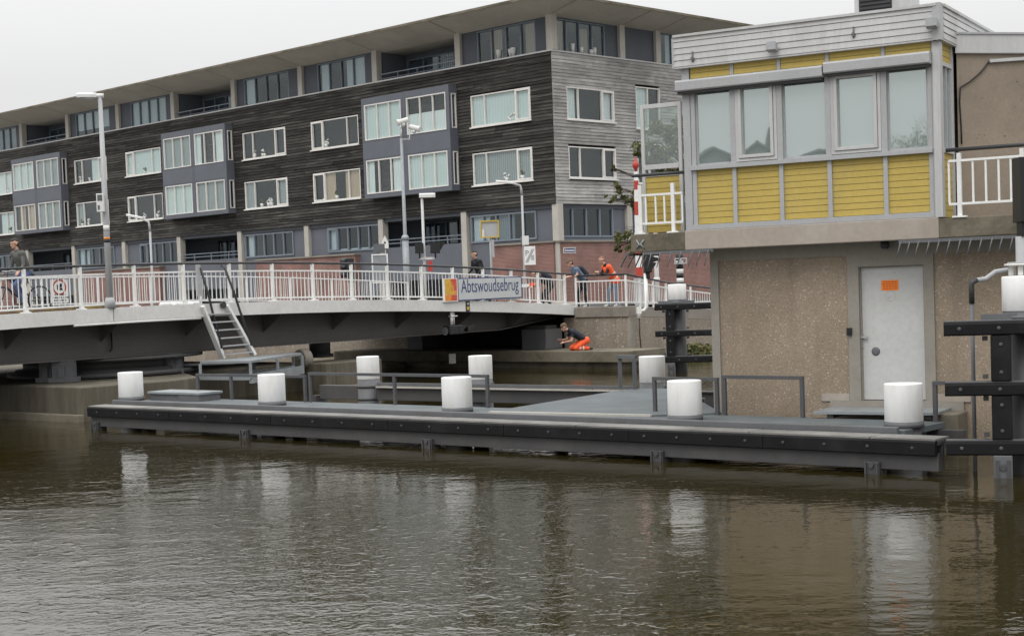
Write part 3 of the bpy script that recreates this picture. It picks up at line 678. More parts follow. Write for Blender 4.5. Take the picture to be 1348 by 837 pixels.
# ground storey
ZL = 4.95
def panel(name, fr, u0, u1, v, z0, z1, m, th=.08): 
    mb = MB(); mb.box(u0, u1, v - th, v, z0, z1, 0, fr); return build(mb, name, M[m], apt)
for i in range(0, 11):
    a_, b_ = 6.63 * i + .2, 6.63 * (i + 1) - .2; W = b_ - a_
    if i == 0: a_ += .12
    if i % 3 == 1:
        mb = MB(); mb.box(a_ - .1, b_ + .1, -.3, -.2, 3.3, 5.15, 0, AL); lo = build(mb, 'balcony_front', M['bay_grey'], apt)
        mb = MB()
        for z in (5.35, 5.55): mb.box(a_, b_, -.27, -.22, z, z + .05, 0, AL)
        for q_ in (.2, .5, .8): mb.box(a_ + W * q_, a_ + W * q_ + .05, -.27, -.22, 5.15, 5.6, 0, AL)
        build(mb, 'balcony_rail', M['frame_grey'], lo)
        window(AL, apt, a_ + W * .45, b_ - .6, 4.0, 6.5, -2.5, (.33, .66), M['panel_dark'], M['glass_band'], (), (), False, depth=.08)
        panel('partition', AL, a_ + .3, a_ + W * .4, -2.3, 3.3, 6.55, 'bay_grey')
    else:
        if i % 3 == 0: ua, ub = a_ + W * .2, b_ - .15; pa, pb = a_, a_ + W * .2
        else: ua, ub = a_ + .1, b_ - W * .25; pa, pb = b_ - W * .25, b_
        panel('wall_panel', AL, pa, pb, -.25, 2.5, 6.6, 'bay_grey')
        panel('wall_panel', AL, ua, ub, -.25, 2.5, 5.1, 'bay_grey'); panel('wall_panel', AL, ua, ub, -.25, 6.52, ZB - .21, 'frame_grey')
        cs = {0: [(.35, .62, 0, 1, 'cur_grey'), (.72, .98, 0, 1, 'cur_white')], 2: [(.8, .98, 0, 1, 'cur_white'), (0, .9, 0, .12, 'cur_white')], 3: [(.8, .95, 0, 1, 'cur_white')], 6: [(.72, .98, 0, 1, 'cur_white')]}.get(i, [])
        window(AL, apt, ua, ub, 5.1, 6.52, -.2, (.2, .4, .6, .8), M['frame_grey'], M['glass_band'], cs, (4,) if i % 3 == 2 else (), False, fw=.09, mw=.08, cv=.14)
for (a_, b_) in ((.19, 4.47), (15.4, 24.75), (35.3, 44.85), (55.3, 64.7)):
    mb = MB(); mb.box(a_, b_, -.45, .1, 1.0, ZL - .09, 0, AL); build(mb, 'brick_plinth', M['brick'], apt, uv=AL)
    mb = MB(); mb.box(a_ - .05, b_ + .05, -.46, .2, ZL - .088, ZL, 0, AL); build(mb, 'plinth_ledge', M['conc'], apt, bevel=.01)
mb = MB(); mb.box(.102, 22, -.45, .1, 1.0, ZL - .09, 0, AR); build(mb, 'brick_plinth', M['brick'], apt, uv=AR)
mb = MB(); mb.box(-.05, 22, -.46, .2, ZL - .086, ZL + .002, 0, AR); build(mb, 'plinth_ledge', M['conc'], apt, bevel=.01)
window(AR, apt, .36, 4.5, 5.12, 6.62, -.2, (.25, .5, .75), M['frame_grey'], M['glass_band'], (), (), False, fw=.09, mw=.08)
panel('wall_panel', AR, .2, 5.45, -.25, ZL, 5.12, 'frame_grey'); panel('wall_panel', AR, 4.5, 5.45, -.22, 5.12, 6.65, 'bay_grey'); panel('wall_panel', AR, 5.85, 22, -.3, ZL, 6.65, 'panel_dark')
# street name plate and a small white notice on the brick
u, z = AR.on(749.5, 329.5, .1)
mb = MB(); mb.box(u - .45, u + .45, .1, .125, z - .14, z + .14, 0, AR); mb.box(u - .42, u + .42, .1255, .127, z - .11, z + .11, 1, AR)
sp = build(mb, 'street_name_plate', [M['white_frame'], M['blue']], loc=AR.P(u, .1, z)); tag(sp, 'small blue street name plate on the brick wall above the cyclist in the blue shirt', 'street sign')
mb = MB(); r = random.Random(2); x = u + .36
x = u - .36
while x < u + .33:
    w = r.uniform(.035, .06); h_ = r.uniform(.05, .085); mb.box(x, x + w * .8, .128, .131, z - .055, z - .055 + h_ * (1.5 if r.random() < .25 else 1), 0, AR); x += w + .012
build(mb, 'lettering', M['white_frame'], sp)
# ================================================================== BRIDGE
def zt(u): return 2.605 - .0021 * (u - 6.0) ** 2 - (0.0 if u > 0 else .004 * u * u)
UL, UR = -9.0, 22.38
us = [UL + (UR - UL) * i / 30 for i in range(31)]
br = thing('swing_bridge', 'low arched steel swing bridge with white edge beam and white bar railing across the canal', 'bridge', BF.P(6, -3, .9))
def strip(mb, us, v0, v1, zf0, zf1, mi=0):
    mb.loft([[BF.P(u, v0, zf0(u)), BF.P(u, v1, zf0(u)), BF.P(u, v1, zf1(u)), BF.P(u, v0, zf1(u))] for u in us], mi)
mb = MB(); j = 3.15
strip(mb, [u for u in us if u <= j - .1] + [j - .012], -.3, 0, lambda u: zt(u) - .34, zt); strip(mb, [j + .012] + [u for u in us if u > j + .1], -.3, 0, lambda u: zt(u) - .34, zt)
build(mb, 'edge_beam', M['white_fascia'], br)
mb = MB(); strip(mb, us, -10.3, -10.0, lambda u: zt(u) - .34, zt); build(mb, 'edge_beam', M['white_fascia'], br)
mb = MB(); strip(mb, us, -9.99, -.31, lambda u: zt(u) - .3, lambda u: zt(u) - .06); build(mb, 'deck', M['asphalt'], br)  # deck, far beam and outer girder widened out of view to darken the underside
mb = MB(); strip(mb, [u for u in us if u < 4.5], -.5, -.302, lambda u: zt(u) - .05, lambda u: zt(u) + .085); build(mb, 'kerb', M['kerb_mix'], br)
def gb(u): return 1.37 + max(0, (u - 19.3)) * .1
for v in (-1.05, -5.0, -9.0):
    mb = MB(); strip(mb, us, v - .03, v, gb, lambda u: zt(u) - .302); strip(mb, us, v - .2, v + .17, lambda u: gb(u) - .04, lambda u: gb(u) - .001); build(mb, 'main_girder', M['girder'], br)
mb = MB(); strip(mb, us, -8.95, -1.1, lambda u: gb(u) + .35, lambda u: gb(u) + .4); build(mb, 'shade_plating', M['girder'], br)  # plating added between the girders to darken the space below
u = -7.4
while u < 22:
    mb = MB(); mb.prism([BF.P(u, -.305, zt(u) - .31), BF.P(u, -1.045, zt(u) - .31), BF.P(u, -1.045, zt(u) - .85), BF.P(u, -.305, zt(u) - .42)], BF.du.to_3d() * .025)
    build(mb, 'bracket', M['girder'], br); u += 2.72
# drip rail and cable under the edge
a_ = BF.on(98, 432); b_ = BF.on(265, 419)
mb = MB(); mb.tube([BF.P(a_[0], -.02, zt(a_[0]) - .37), BF.P((a_[0] + b_[0]) / 2, -.02, zt(4) - .37), BF.P(b_[0], -.02, zt(b_[0]) - .37)], .03, 8); build(mb, 'cable_duct', M['white_metal'], br)
p = BF.on(146, 437, -1.0); mb = MB(); mb.tube([BF.P(p[0], -1.0, 2.0), BF.P(p[0], -.98, 1.65), BF.P(p[0] - .03, -.95, 1.55), BF.P(p[0] - .1, -.95, 1.5)], .025, 6); build(mb, 'hanging_cable', M['black'], br)
# railing
xs = [-36, 36, 110, 181, 246, 306.5, 363, 416, 467, 514, 559, 600, 640, 677, 712, 747]
pu = [BF.on(x, 380)[0] for x in xs]; pu = [-5.3, -3.4, -1.5] + [u for u in pu if u > -.9]
RV = -.12
for u in pu:
    mb = MB(); mb.box(u - .03, u + .03, RV - .045, RV + .045, zt(u) + .02, zt(u) + 1.03, 0, BF); mb.box(u - .1, u + .1, RV - .09, RV + .09, zt(u) + .001, zt(u) + .03, 0, BF)
    mb.prism([BF.P(u + .03, RV, zt(u) + .03), BF.P(u + .1, RV, zt(u) + .03), BF.P(u + .03, RV, zt(u) + .13)], BF.dn.to_3d() * .02)
    build(mb, 'railing_post', M['white_metal'], br)
gate = (BF.on(261, 380)[0], BF.on(293, 380)[0])
for a_, b_ in zip(pu, pu[1:]):
    n = max(4, round((b_ - a_) / .155)); mb = MB()
    for z in (.10, .84):
        mb.bar(BF.P(a_ + .03, RV, zt(a_) + z), BF.P(b_ - .03, RV, zt(b_) + z), .035, .045)
    for k in range(1, n):
        u = a_ + (b_ - a_) * k / n; mb.bar(BF.P(u, RV, zt(u) + .125), BF.P(u, RV, zt(u) + .82), .017, .017)
    build(mb, 'railing_panel', M['white_metal'], br)
mb = MB(); mb.tube([BF.P(u, RV, zt(u) + 1.055) for u in [-8.5 + .8 * k for k in range(39)] if u < 22.3] + [BF.P(22.3, RV, zt(22.3) + 1.055)], .034, 10); build(mb, 'handrail', M['handrail'], br)
# far side railing (plain, white)
mb = MB(); fu = [-8 + 1.9 * k for k in range(16)]
for u in fu: mb.box(u - .025, u + .025, -6.19, -6.13, zt(u), zt(u) + .9, 0, BF)
for a_, b_ in zip(fu, fu[1:]):
    for z in (.12, .88): mb.bar(BF.P(a_ + .026, -6.16, zt(a_) + z), BF.P(b_ - .026, -6.16, zt(b_) + z), .04, .04)
    for k in range(1, 12): u = a_ + (b_ - a_) * k / 12; mb.bar(BF.P(u, -6.16, zt(u) + .142), BF.P(u, -6.16, zt(u) + .858), .016, .016)
build(mb, 'far_railing', M['white_metal'], br)
# turntable and rollers below
c = BF.P(5.0, -3.0, 0)
mb = MB(); mb.lathe((c.x, c.y, .82), [(2.5, 0), (2.5, .12), (2.3, .12), (2.3, .2), (2.1, .2), (2.1, .42), (2.6, .42), (2.6, .5), (.4, .5)], 48); build(mb, 'turntable', M['beam_grey'], br)
for (x, y, d, w) in ((84, 478, 37.5, .5), (228, 476, 40.0, .45), (62, 478, 37.8, .3)):
    p = at(x, y, d); mb = MB(); mb.box(p.x - w / 2, p.x + w / 2, p.y - .2, p.y + .2, .85, 1.33); mb.box(p.x - w / 2 - .08, p.x + w / 2 + .08, p.y - .25, p.y + .25, .81, .93); mb.box(p.x - .08, p.x + .08, p.y - .26, p.y - .21, .93, 1.2)
    build(mb, 'roller_support', M['steel_grey'], br)
# deck end supports on the right (dark steel columns, 400-430 px)
for (x, w) in ((421, .5),):
    p = at(x, 460, 47.0); mb = MB(); mb.lathe((p.x, p.y, .8), [(.42, 0), (.42, .1), (.33, .1), (.33, .62), (.4, .62), (.4, .75)], 24); build(mb, 'end_jack', M['steel_grey'], br)

# ------------------------------------------------------------------ pivot pier
pr = thing('pivot_pier', 'stained concrete pivot pier under the left end of the bridge', 'bridge pier', JF.P(-4, -3, 0))
mb = MB()
PB = [(-20, -.12), (-2.05, -.12), (-1.98, -1.2), (-1.75, -2.2), (-2.2, -3.6), (-4.6, -5.0), (-4.6, -9.5), (-20, -9.5)]
mb.prism([JF.P(u, v, -1) for u, v in PB], (0, 0, 1.8)); build(mb, 'pier_body', M['conc_pier'], pr, bevel=.03)
mb = MB(); mb.box(-20, -2.0, -.115, .05, -.5, .17, 0, JF); build(mb, 'pier_footing', M['conc_moss'], pr, bevel=.02)
mb = MB(); mb.box(-5.05, -3.4, -11.2, -9.0, -.6, .8, 0, JF); build(mb, 'pier_nose', M['conc_pier'], pr, bevel=.03)
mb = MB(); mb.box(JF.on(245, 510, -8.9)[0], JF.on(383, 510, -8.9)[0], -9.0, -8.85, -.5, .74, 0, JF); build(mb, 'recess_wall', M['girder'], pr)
mb = MB(); p = JF.P(-3.0, -9.3, 0); mb.box(-3.39, -1.6, -10.6, -9.4, -.1, .14, 0, JF); build(mb, 'timber_sill', M['rust'], pr, bevel=.02)
# service gangway below the steps
gw = thing('service_gangway', 'galvanised steel gangway with low frame below the foot of the white steps', 'gangway', JF.P(-.6, -4.6, .5))
def G(x, y, d): return at(x, y, d)
mb = MB()
a0, a1, b0, b1 = at(264, 487, 38.8), at(330, 488, 38.2), at(386, 475.5, 42.5), at(398, 477, 42.0)
zg = 1.08
P4 = [Vector((q.x, q.y, zg)) for q in (a0, a1, b1, b0)]
mb.prism(P4, (0, 0, .06)); build(mb, 'grating', M['galv'], gw)
mb = MB()
for q in (a0, a1, b0, b1, (a1 + b1) / 2, (a0 + b0) / 2): mb.box(q.x - .035, q.x + .035, q.y - .035, q.y + .035, .70, zg - .002)
mb.bar(Vector((a0.x, a0.y, .72)), Vector((b0.x, b0.y, .72)), .08, .12); mb.bar(Vector((a1.x, a1.y, .68)), Vector((b1.x, b1.y, .68)), .1, .22); mb.bar(Vector((a0.x, a0.y, .72)), Vector((a1.x, a1.y, .7)), .08, .1)
build(mb, 'frame', M['galv'], gw)
p = at(399, 471, 43.2); mb = MB(); mb.lathe(p - Vector((0, 0, .02)) - JF.dn.to_3d() * .15, [(.26, 0), (.28, .04), (.28, .26), (.26, .3)], 24, axis=JF.dn.to_3d()); mb.lathe(p + JF.dn.to_3d() * .151, [(.08, 0), (.08, .05)], 14, axis=JF.dn.to_3d()); build(mb, 'wheel', M['conc'], gw)
p = at(290, 479.5, 40.5); mb = MB(); mb.box(p.x - 1.2, p.x + 1.0, p.y - .3, p.y + .3, .98, 1.03); mb.box(p.x - 1.1, p.x - 1.0, p.y - .25, p.y + .25, .8, .98); mb.box(p.x + .8, p.x + .9, p.y - .25, p.y + .25, .8, .98)
build(mb, 'landing', M['steel_grey'], gw)
# pale pipe and pontoon beyond the pier at far left
p = at(20, 489, 52); t = thing('floating_boom', 'pale pipe boom floating beyond the pier at the far left under the bridge', 'boom', p)
mb = MB(); mb.tube([p + JF.du.to_3d() * -9, p + JF.du.to_3d() * 2], .16, 12); build(mb, 'pipe', M['conc_col'], t)
mb = MB(); mb.tube([p + JF.du.to_3d() * -9 + Vector((0, 1.4, .22)), p + JF.du.to_3d() * 3 + Vector((0, 1.4, .22))], .08, 10); build(mb, 'pipe', M['white_metal'], t)

# ------------------------------------------------------------------ steps hanging from the bridge
stp = thing('steel_steps', 'white steel steps with black handrails leaning from the bridge edge to the gangway', 'steps', at(302, 470, 40.3))
uA, uB = gate; T = [BF.P(uA + .06, .03, zt(uA) - .06), BF.P(uB + .06, .03, zt(uB) - .06)]
Bt = [at(293, 471, 40.2), at(334, 467, 40.8)]
dvec = (Bt[0] - T[0]); dv2 = (Bt[1] - T[1])
mb = MB()
for a_, b_ in zip(T, Bt): mb.bar(a_, b_, .07, .19, up=BF.dn.to_3d())
build(mb, 'stringers', M['white_metal'], stp)
for k in range(6):
    f = .16 + k * .155; p0 = T[0].lerp(Bt[0], f); p1 = T[1].lerp(Bt[1], f); mb = MB()
    d = (p1 - p0).normalized(); mb.bar(p0 + d * .03, p1 - d * .03, .2, .035); build(mb, 'tread', M['metal'], stp)
for (t, b) in zip(T, Bt):
    n_ = BF.dn.to_3d(); m1 = t.lerp(b, .25)
    top = Vector((t.x, t.y, zt(uA) + .98)) - n_ * .1
    mb = MB(); mb.tube([top, top + n_ * .12 + Vector((0, 0, -.05)), t.lerp(b, .28) + Vector((0, 0, .62)) + n_ * .1, t.lerp(b, .42) + Vector((0, 0, .45)) + n_ * .1, t.lerp(b, .82) + n_ * .12 + Vector((0, 0, .05)), t.lerp(b, .84) + n_ * .02], .032, 8); build(mb, 'handrail', M['handrail'], stp)
mb = MB(); mb.box(uA - .06, uA + .06, .0, .05, zt(uA) + .2, zt(uA) + 1.02, 0, BF); build(mb, 'gate_post', M['metal'], stp)
mb = MB(); mb.lathe(BF.P(uB - .05, .03, zt(uB) - .05), [(.09, 0), (.09, .05)], 16, axis=BF.dn.to_3d()); build(mb, 'hinge_ring', M['handrail'], stp)

# ------------------------------------------------------------------ signs on the bridge
def text_mesh(txt, size, name, m, parent, origin, du, dz, dn, width=None, italic=0.0, depth=.004):
    cu = bpy.data.curves.new('t', 'FONT'); cu.body = txt; cu.size = 1.0; cu.extrude = 0.0; cu.resolution_u = 4
    ob = bpy.data.objects.new('t', cu); COL.objects.link(ob); bpy.context.view_layer.update()
    me = bpy.data.meshes.new_from_object(ob.evaluated_get(bpy.context.evaluated_depsgraph_get()))
    bpy.data.objects.remove(ob); bpy.data.curves.remove(cu)
    xs_ = [v.co.x for v in me.vertices]; ys_ = [v.co.y for v in me.vertices]; x0, x1 = min(xs_), max(xs_)
    sx = (width / (x1 - x0)) if width else size
    mb = MB(); mb.v = [Vector(origin) + Vector(du) * ((v.co.x - x0) * sx) + Vector(dz) * (v.co.y * size) + Vector(dn) * depth for v in me.vertices]
    for p in me.polygons: mb.f.append(list(p.vertices)); mb.m.append(0); mb.s.append(False); mb.shade.append(.5)
    bpy.data.meshes.remove(me)
    return build(mb, name, m, parent, recalc=False)
u0, u1, um = BF.on(584, 381)[0], BF.on(685, 378)[0], BF.on(600.5, 381)[0]
zb0, zb1 = BF.on(586, 397)[1], BF.on(586, 366.5)[1]; zc0, zc1 = BF.on(683, 392)[1], BF.on(683, 364)[1]
sg = thing('bridge_name_sign', 'wide grey name board with blue letters and orange crest square fixed to the bridge railing', 'sign', BF.P((u0 + u1) / 2, .05, zb0))
def slab(mb, ua, ub, va, vb, dz0, dz1, mi=0):
    f = lambda u, k: (zb0 + (zc0 - zb0) * (u - u0) / (u1 - u0)) * (1 - k) + (zb1 + (zc1 - zb1) * (u - u0) / (u1 - u0)) * k
    P = BF.P; mb.hexa([P(ua, va, f(ua, dz0)), P(ub, va, f(ub, dz0)), P(ub, vb, f(ub, dz0)), P(ua, vb, f(ua, dz0)), P(ua, va, f(ua, dz1)), P(ub, va, f(ub, dz1)), P(ub, vb, f(ub, dz1)), P(ua, vb, f(ua, dz1))], mi)
mb = MB(); slab(mb, um, u1, .0, .06, 0, 1); build(mb, 'board', M['blue'], sg)
mb = MB(); slab(mb, um + .04, u1 - .04, .0605, .064, .045, .955); build(mb, 'board_face', M['sign_grey'], sg)
mb = MB(); slab(mb, u0 - .05, um - .005, .0, .07, -.02, 1.0); build(mb, 'crest_board', M['white_frame'], sg)
mw = (um - u0)
for (a_, b_, c_, d_, m) in ((.02, .48, .28, .97, 'ochre'), (.49, .97, .45, .97, 'red_logo'), (.02, .48, .02, .27, 'orange_logo'), (.49, .97, .02, .27, 'red_logo'), (.49, .97, .28, .44, 'orange_logo')):
    mb = MB(); slab(mb, u0 - .03 + mw * a_, u0 - .03 + mw * b_, .0705, .073, c_, d_); build(mb, 'crest_field', M[m], sg)
# crest emblem: a rough flame-like figure over the fields
mb = MB(); f = lambda a_, k: BF.P(u0 - .03 + mw * a_, .0735, (zb0 * (1 - k) + zb1 * k))
for poly in ([(.2, .3), (.8, .3), (.72, .42), (.28, .42)], [(.3, .43), (.38, .43), (.42, .7), (.33, .62)], [(.45, .43), (.55, .43), (.56, .85), (.46, .8)], [(.62, .43), (.7, .43), (.7, .66), (.6, .74)]):
    mb.prism([f(*q) for q in poly], BF.dn.to_3d() * .003)
build(mb, 'crest_emblem', M['ochre'], sg)
ua = um + (u1 - um) * .05; ub = u1 - (u1 - um) * .055; za = zb0 + (zb1 - zb0) * .36; ze = za + (zc0 - zb0) * (ub - ua) / (u1 - u0)
dd = (BF.P(ub, 0, ze) - BF.P(ua, 0, za)).normalized()
text_mesh('Abtswoudsebrug', .60, 'lettering', M['blue'], sg, BF.P(ua, .066, za), dd, (0, 0, 1), BF.dn.to_3d(), width=(ub - ua))
# small black plate with yellow mark below the sign
u, z = BF.on(615.5, 402.5)
t = build(MB().box(u - .09, u + .09, .005, .02, z - .17, z + .16, 0, BF), 'number_plate', M['black'], loc=BF.P(u, .01, z)); tag(t, 'small black plate with a yellow mark on the white bridge edge below the name sign', 'plate')
mb = MB(); mb.box(u - .06, u + .06, .0205, .024, z - .13, z - .02, 0, BF); build(mb, 'mark', M['yellow_bright'], t)
mb = MB(); mb.box(u - .04, u + .05, .0205, .024, z + .03, z + .1, 0, BF); build(mb, 'mark', M['conc_col'], t)
# hanging navigation light
u, z = BF.on(598, 412); p = BF.P(u, -.15, z)
nl = thing('hanging_signal_light', 'black signal light with hood hanging from a white tube under the bridge edge', 'signal light', BF.P(u, -.15, zt(u) - .34))
z0 = zt(u) - .341
mb = MB(); mb.tube([BF.P(u - .03, -.1, z0), BF.P(u - .03, -.1, z0 - .42)], .045, 10); mb.tube([BF.P(u + .08, -.1, z0), BF.P(u + .08, -.1, z0 - .42)], .025, 8); mb.box(u - .1, u + .2, -.16, -.04, z0 - .16, z0 - .13, 0, BF); build(mb, 'bracket', M['white_metal'], nl)
ZN = z0 - .6
def hoodlight(par, c, d, m_body, L=.5, r=.17):
    d = Vector(d).normalized(); mb = MB(); mb.lathe(c - d * L * .5, [(r * .7, 0), (r, .04), (r, L * .75), (r * .75, L)], 18, axis=d)
    for s_ in range(9):
        a_ = PI * (s_ / 8 - .0); 
    up = Vector((0, 0, 1)); side = d.cross(up); secs = []
    for k in range(2):
        secs.append([c + d * (L * .45 + k * .3) + (side * math.cos(a) + up * math.sin(a)) * (r * 1.05 + .0 * k) for a in [PI * i / 8 for i in range(9)]] + [c + d * (L * .45 + k * .3) + (side * math.cos(a) + up * math.sin(a)) * (r * 1.05 - .015) for a in [PI * i / 8 for i in reversed(range(9))]])
    mb.loft(secs); build(mb, 'lamp_body', m_body, par)
mb = MB(); mb.box(u - .28, u + .38, -.25, .05, ZN - .12, ZN + .17, 0, BF); build(mb, 'lamp_body', M['black'], nl, bevel=.03)
mb = MB()
for dx in (.15, .55): mb.prism([BF.P(u + dx, -.1, ZN + .12), BF.P(u + dx + .33, -.1, ZN + .17), BF.P(u + dx + .36, -.1, ZN + .10), BF.P(u + dx + .02, -.1, ZN - .06)], BF.dn.to_3d() * .16)
build(mb, 'hood', M['black'], nl)
mb = MB(); mb.lathe(BF.P(u - .32, -.1, ZN + .0), [(.1, 0), (.13, .03)], 14, axis=-BF.du.to_3d()); build(mb, 'lens', M['lens'], nl)
# prohibition sign on the railing
u0, z1_ = BF.on(71, 368); u1, z0_ = BF.on(95.5, 398)
ps = thing('prohibition_sign', 'white board with a red ring and lines of small print fixed behind the bridge railing', 'sign', BF.P((u0 + u1) / 2, RV, z0_))
uc = (u0 + u1) / 2; h = z1_ - z0_
mb = MB(); mb.box(u0, u1, RV - .045, RV - .03, z0_, z1_, 0, BF); build(mb, 'board', M['white_metal'], ps)
ring = MB(); n = 32
for k in range(n):
    a, b = 2 * PI * k / n, 2 * PI * (k + 1) / n; f = lambda r_, t_: BF.P(uc + r_ * math.cos(t_), RV - .026, z0_ + h * .67 + r_ * math.sin(t_))
    ring.add([f(.19, a), f(.19, b), f(.15, b), f(.15, a)], [(0, 1, 2, 3)])
build(ring, 'red_ring', M['red'], ps, recalc=False)
mb = MB(); f = lambda x_, y_: BF.P(uc + x_, RV - .026, z0_ + h * .67 + y_)
for poly in ([(-.07, -.06), (-.04, -.06), (-.04, .06), (-.07, .06)], [(.0, .0), (.07, .0), (.07, .09), (.02, .09)], [(.0, -.07), (.09, -.07), (.06, -.01), (.01, -.01)]): mb.prism([f(*q) for q in poly], BF.dn.to_3d() * .002)
build(mb, 'pictogram', M['black'], ps)
mb = MB(); r = random.Random(9)
for row, (w_, yy) in enumerate(((.14, .33), (.2, .2), (.17, .08))):
    x = -w_
    while x < w_: 
        l = r.uniform(.02, .05); mb.box(uc + x, uc + x + l, RV - .0265, RV - .024, z0_ + h * yy, z0_ + h * yy + .03, 0, BF); x += l + r.uniform(.01, .035)
build(mb, 'small_print', M['handrail'], ps)
# white plastic sheeting heaps on the deck edge
for i, (x, y, w) in enumerate(((228, 398, .62), (250, 397, .4), (84, 404, .8))):
    u, _ = BF.on(x, y, -.6)
    p = BF.P(u, -.62, zt(u) - .03); mb = MB(); r = random.Random(i)
    for k in range(5): mb.ball(BF.P(u + (k - 2) * w / 4, -.62 + r.uniform(-.08, .08), zt(u) + .0), w * r.uniform(.2, .3), .16, r.uniform(.05, .12), 10)
    for q_ in mb.v: q_ += Vector((r.uniform(-.02, .02), r.uniform(-.02, .02), r.uniform(-.018, .018)))
    t = build(mb, 'plastic_sack', M['sack'], loc=p); tag(t, ['crumpled white sack lying on the bridge deck just left of the steps', 'smallest white sack on the bridge deck beside the gate post', 'long white sack lying behind the prohibition sign on the bridge', 'white sack lying right of the gate at the head of the steps'][i], 'sack', 'white sacks on the bridge deck')

# ------------------------------------------------------------------ quay railing beyond the bridge
qr = thing('quay_railing', 'white bar railing with dark handrail curving along the quay right of the bridge', 'railing', (K1.x, K1.y, 1.97))
e0 = BF.P(22.5, RV, 0); c1 = JF.P(-1.95, QV - .2, 0)
pts = [(Vector((e0.x, e0.y, 1.99)), 1.06), (Vector((c1.x, c1.y, 1.985)), 1.06), (Vector((K2.x - .1, K2.y + .3, 1.86)), .86), (Vector((K3.x - .1, K3.y + .3, 1.80)), .62), (Vector((K3.x + 4, K3.y + 7, 1.75)), .6)]
Z = lambda h: Vector((0, 0, h))
mb = MB(); mb.tube([BF.P(22.31, RV, zt(22.31)) + Z(1.06)] + [p + Z(h) for p, h in pts], .036, 10); build(mb, 'handrail', M['handrail'], qr)
for i, ((p, hp), (q_, hq)) in enumerate(zip(pts, pts[1:])):
    L = (q_ - p).length; nb = max(1, round(L / 1.45)); d = (q_ - p) / nb
    for k in range(nb):
        a_ = p + d * k; b_ = a_ + d; ha = hp + (hq - hp) * k / nb; hb_ = hp + (hq - hp) * (k + 1) / nb
        mb = MB(); mb.box(a_.x - .035, a_.x + .035, a_.y - .035, a_.y + .035, a_.z - .1, a_.z + ha - .03); mb.box(a_.x - .1, a_.x + .1, a_.y - .1, a_.y + .1, a_.z - .1, a_.z - .07); build(mb, 'railing_post', M['white_metal'], qr)
        mb = MB(); mb.bar(a_ + Z(.12), b_ + Z(.12), .035, .045); mb.bar(a_ + Z(ha - .2), b_ + Z(hb_ - .2), .035, .045)
        nn = max(4, round(d.length / .165))
        for j_ in range(1, nn): w = a_ + d * j_ / nn; hh_ = ha + (hb_ - ha) * j_ / nn; mb.bar(w + Z(.143), w + Z(hh_ - .223), .018, .018)
        build(mb, 'railing_panel', M['white_metal'], qr)
# ================================================================== CONTROL HOUSE
ho = thing('bridge_keeper_house', 'bridge keeper house with pebbled concrete base, concrete slab and glazed control room with yellow panels', 'control house', HF.P(1, -2, 0))
ZF0, ZF1 = 3.25, 3.565
U0, U1 = -.95, 3.2         # control room front
# base
def base_panelled(mb_s, mb_a):
    mb_s.holes(HF, -4.5, 3.0, -.6, 3.249, HB - .3, HB, [(.68, 2.86, .0, 3.05), (-.52, .5, .75, 2.87), (-4.6, -.68, .0, 3.03)])
sm = MB(); base_panelled(sm, None); build(sm, 'base_frame', M['conc_smooth'], ho)
mb = MB(); mb.box(.68, 2.86, HB - .3, HB - .035, -.5, 3.05, 0, HF); mb.box(-4.5, -.68, HB - .3, HB - .035, -.5, 3.03, 0, HF); build(mb, 'aggregate_panel', M['aggr'], ho)
mb = MB(); mb.box(-4.5, 2.99, HB - 7, HB - .301, -.6, 3.248, 0, HF); build(mb, 'base_core', M['aggr'], ho)
mb = MB(); mb.box(-1.1, 1.0, HB + .003, HB + .02, .62, .76, 0, HF); build(mb, 'door_sill', M['conc_smooth'], ho)
mb = MB(); mb.box(.69, 1.15, HB - .034, HB - .012, .75, .87, 0, HF); mb.box(-1.2, -.69, HB - .034, HB - .012, .75, .87, 0, HF); build(mb, 'plinth_patch', M['conc_slab'], ho)
# slab
mb = MB(); mb.box(U0 + .05, U1 + .02, -8.4, 0, ZF0, ZF1, 0, HF); sl = build(mb, 'floor_slab', M['conc_slab'], ho, bevel=.012)
mb = MB(); mb.box(U1 + .021, 4.2, -8.4, -.012, ZF0 + .003, ZF1 - .02, 0, HF); mb.box(-4.8, U0 + .049, -8.4, -.012, ZF0 + .003, ZF1 - .02, 0, HF); build(mb, 'balcony_slab', M['conc_moss'], ho, bevel=.012)
# control room frame; five bays
mul = [U0, -.11, .765, 1.55, 2.335, U1 - .13]
ZSL, ZGT, ZBX = 4.60, 5.80, 5.97      # sill, glass top, shutter box top
mb = MB()
mb.box(U1 - .13, U1, -.16, -.02, ZF1 + .001, 6.18, 0, HF); mb.box(U0, U0 + .11, -.16, -.012, ZF1 + .001, 6.24, 0, HF)
mb.box(U0 + .11, U1 - .13, -.14, -.012, ZF1 + .002, ZF1 + .085, 0, HF)
mb.box(U0 + .11, U1 - .13, -.14, .035, ZSL - .07, ZSL, 0, HF)
mb.box(U0 + .11, U1 - .13, -.14, -.03, ZBX - .02, ZBX + .03, 0, HF)
for c in mul[1:5]:
    mb.box(c - .035, c + .035, -.14, -.02, ZF1 + .085, ZSL - .07, 0, HF); mb.box(c - .045, c + .045, -.15, -.005, ZSL, ZBX - .02, 0, HF); mb.box(c - .03, c + .03, -.14, -.02, ZBX + .03, 6.18, 0, HF)
mb.box(U1 - .21, U1 - .135, -.14, -.03, ZF1 + .085, ZBX, 0, HF); mb.box(U0 + .115, U0 + .18, -.14, -.03, ZF1 + .085, ZBX, 0, HF)
build(mb, 'facade_frame', M['metal'], ho, bevel=.004)
mb = MB(); mb.box(U0 - .02, U0 + .008, -.16, .004, ZF1 + .001, 6.24, 0, HF); build(mb, 'corner_post', M['metal_lt'], ho)
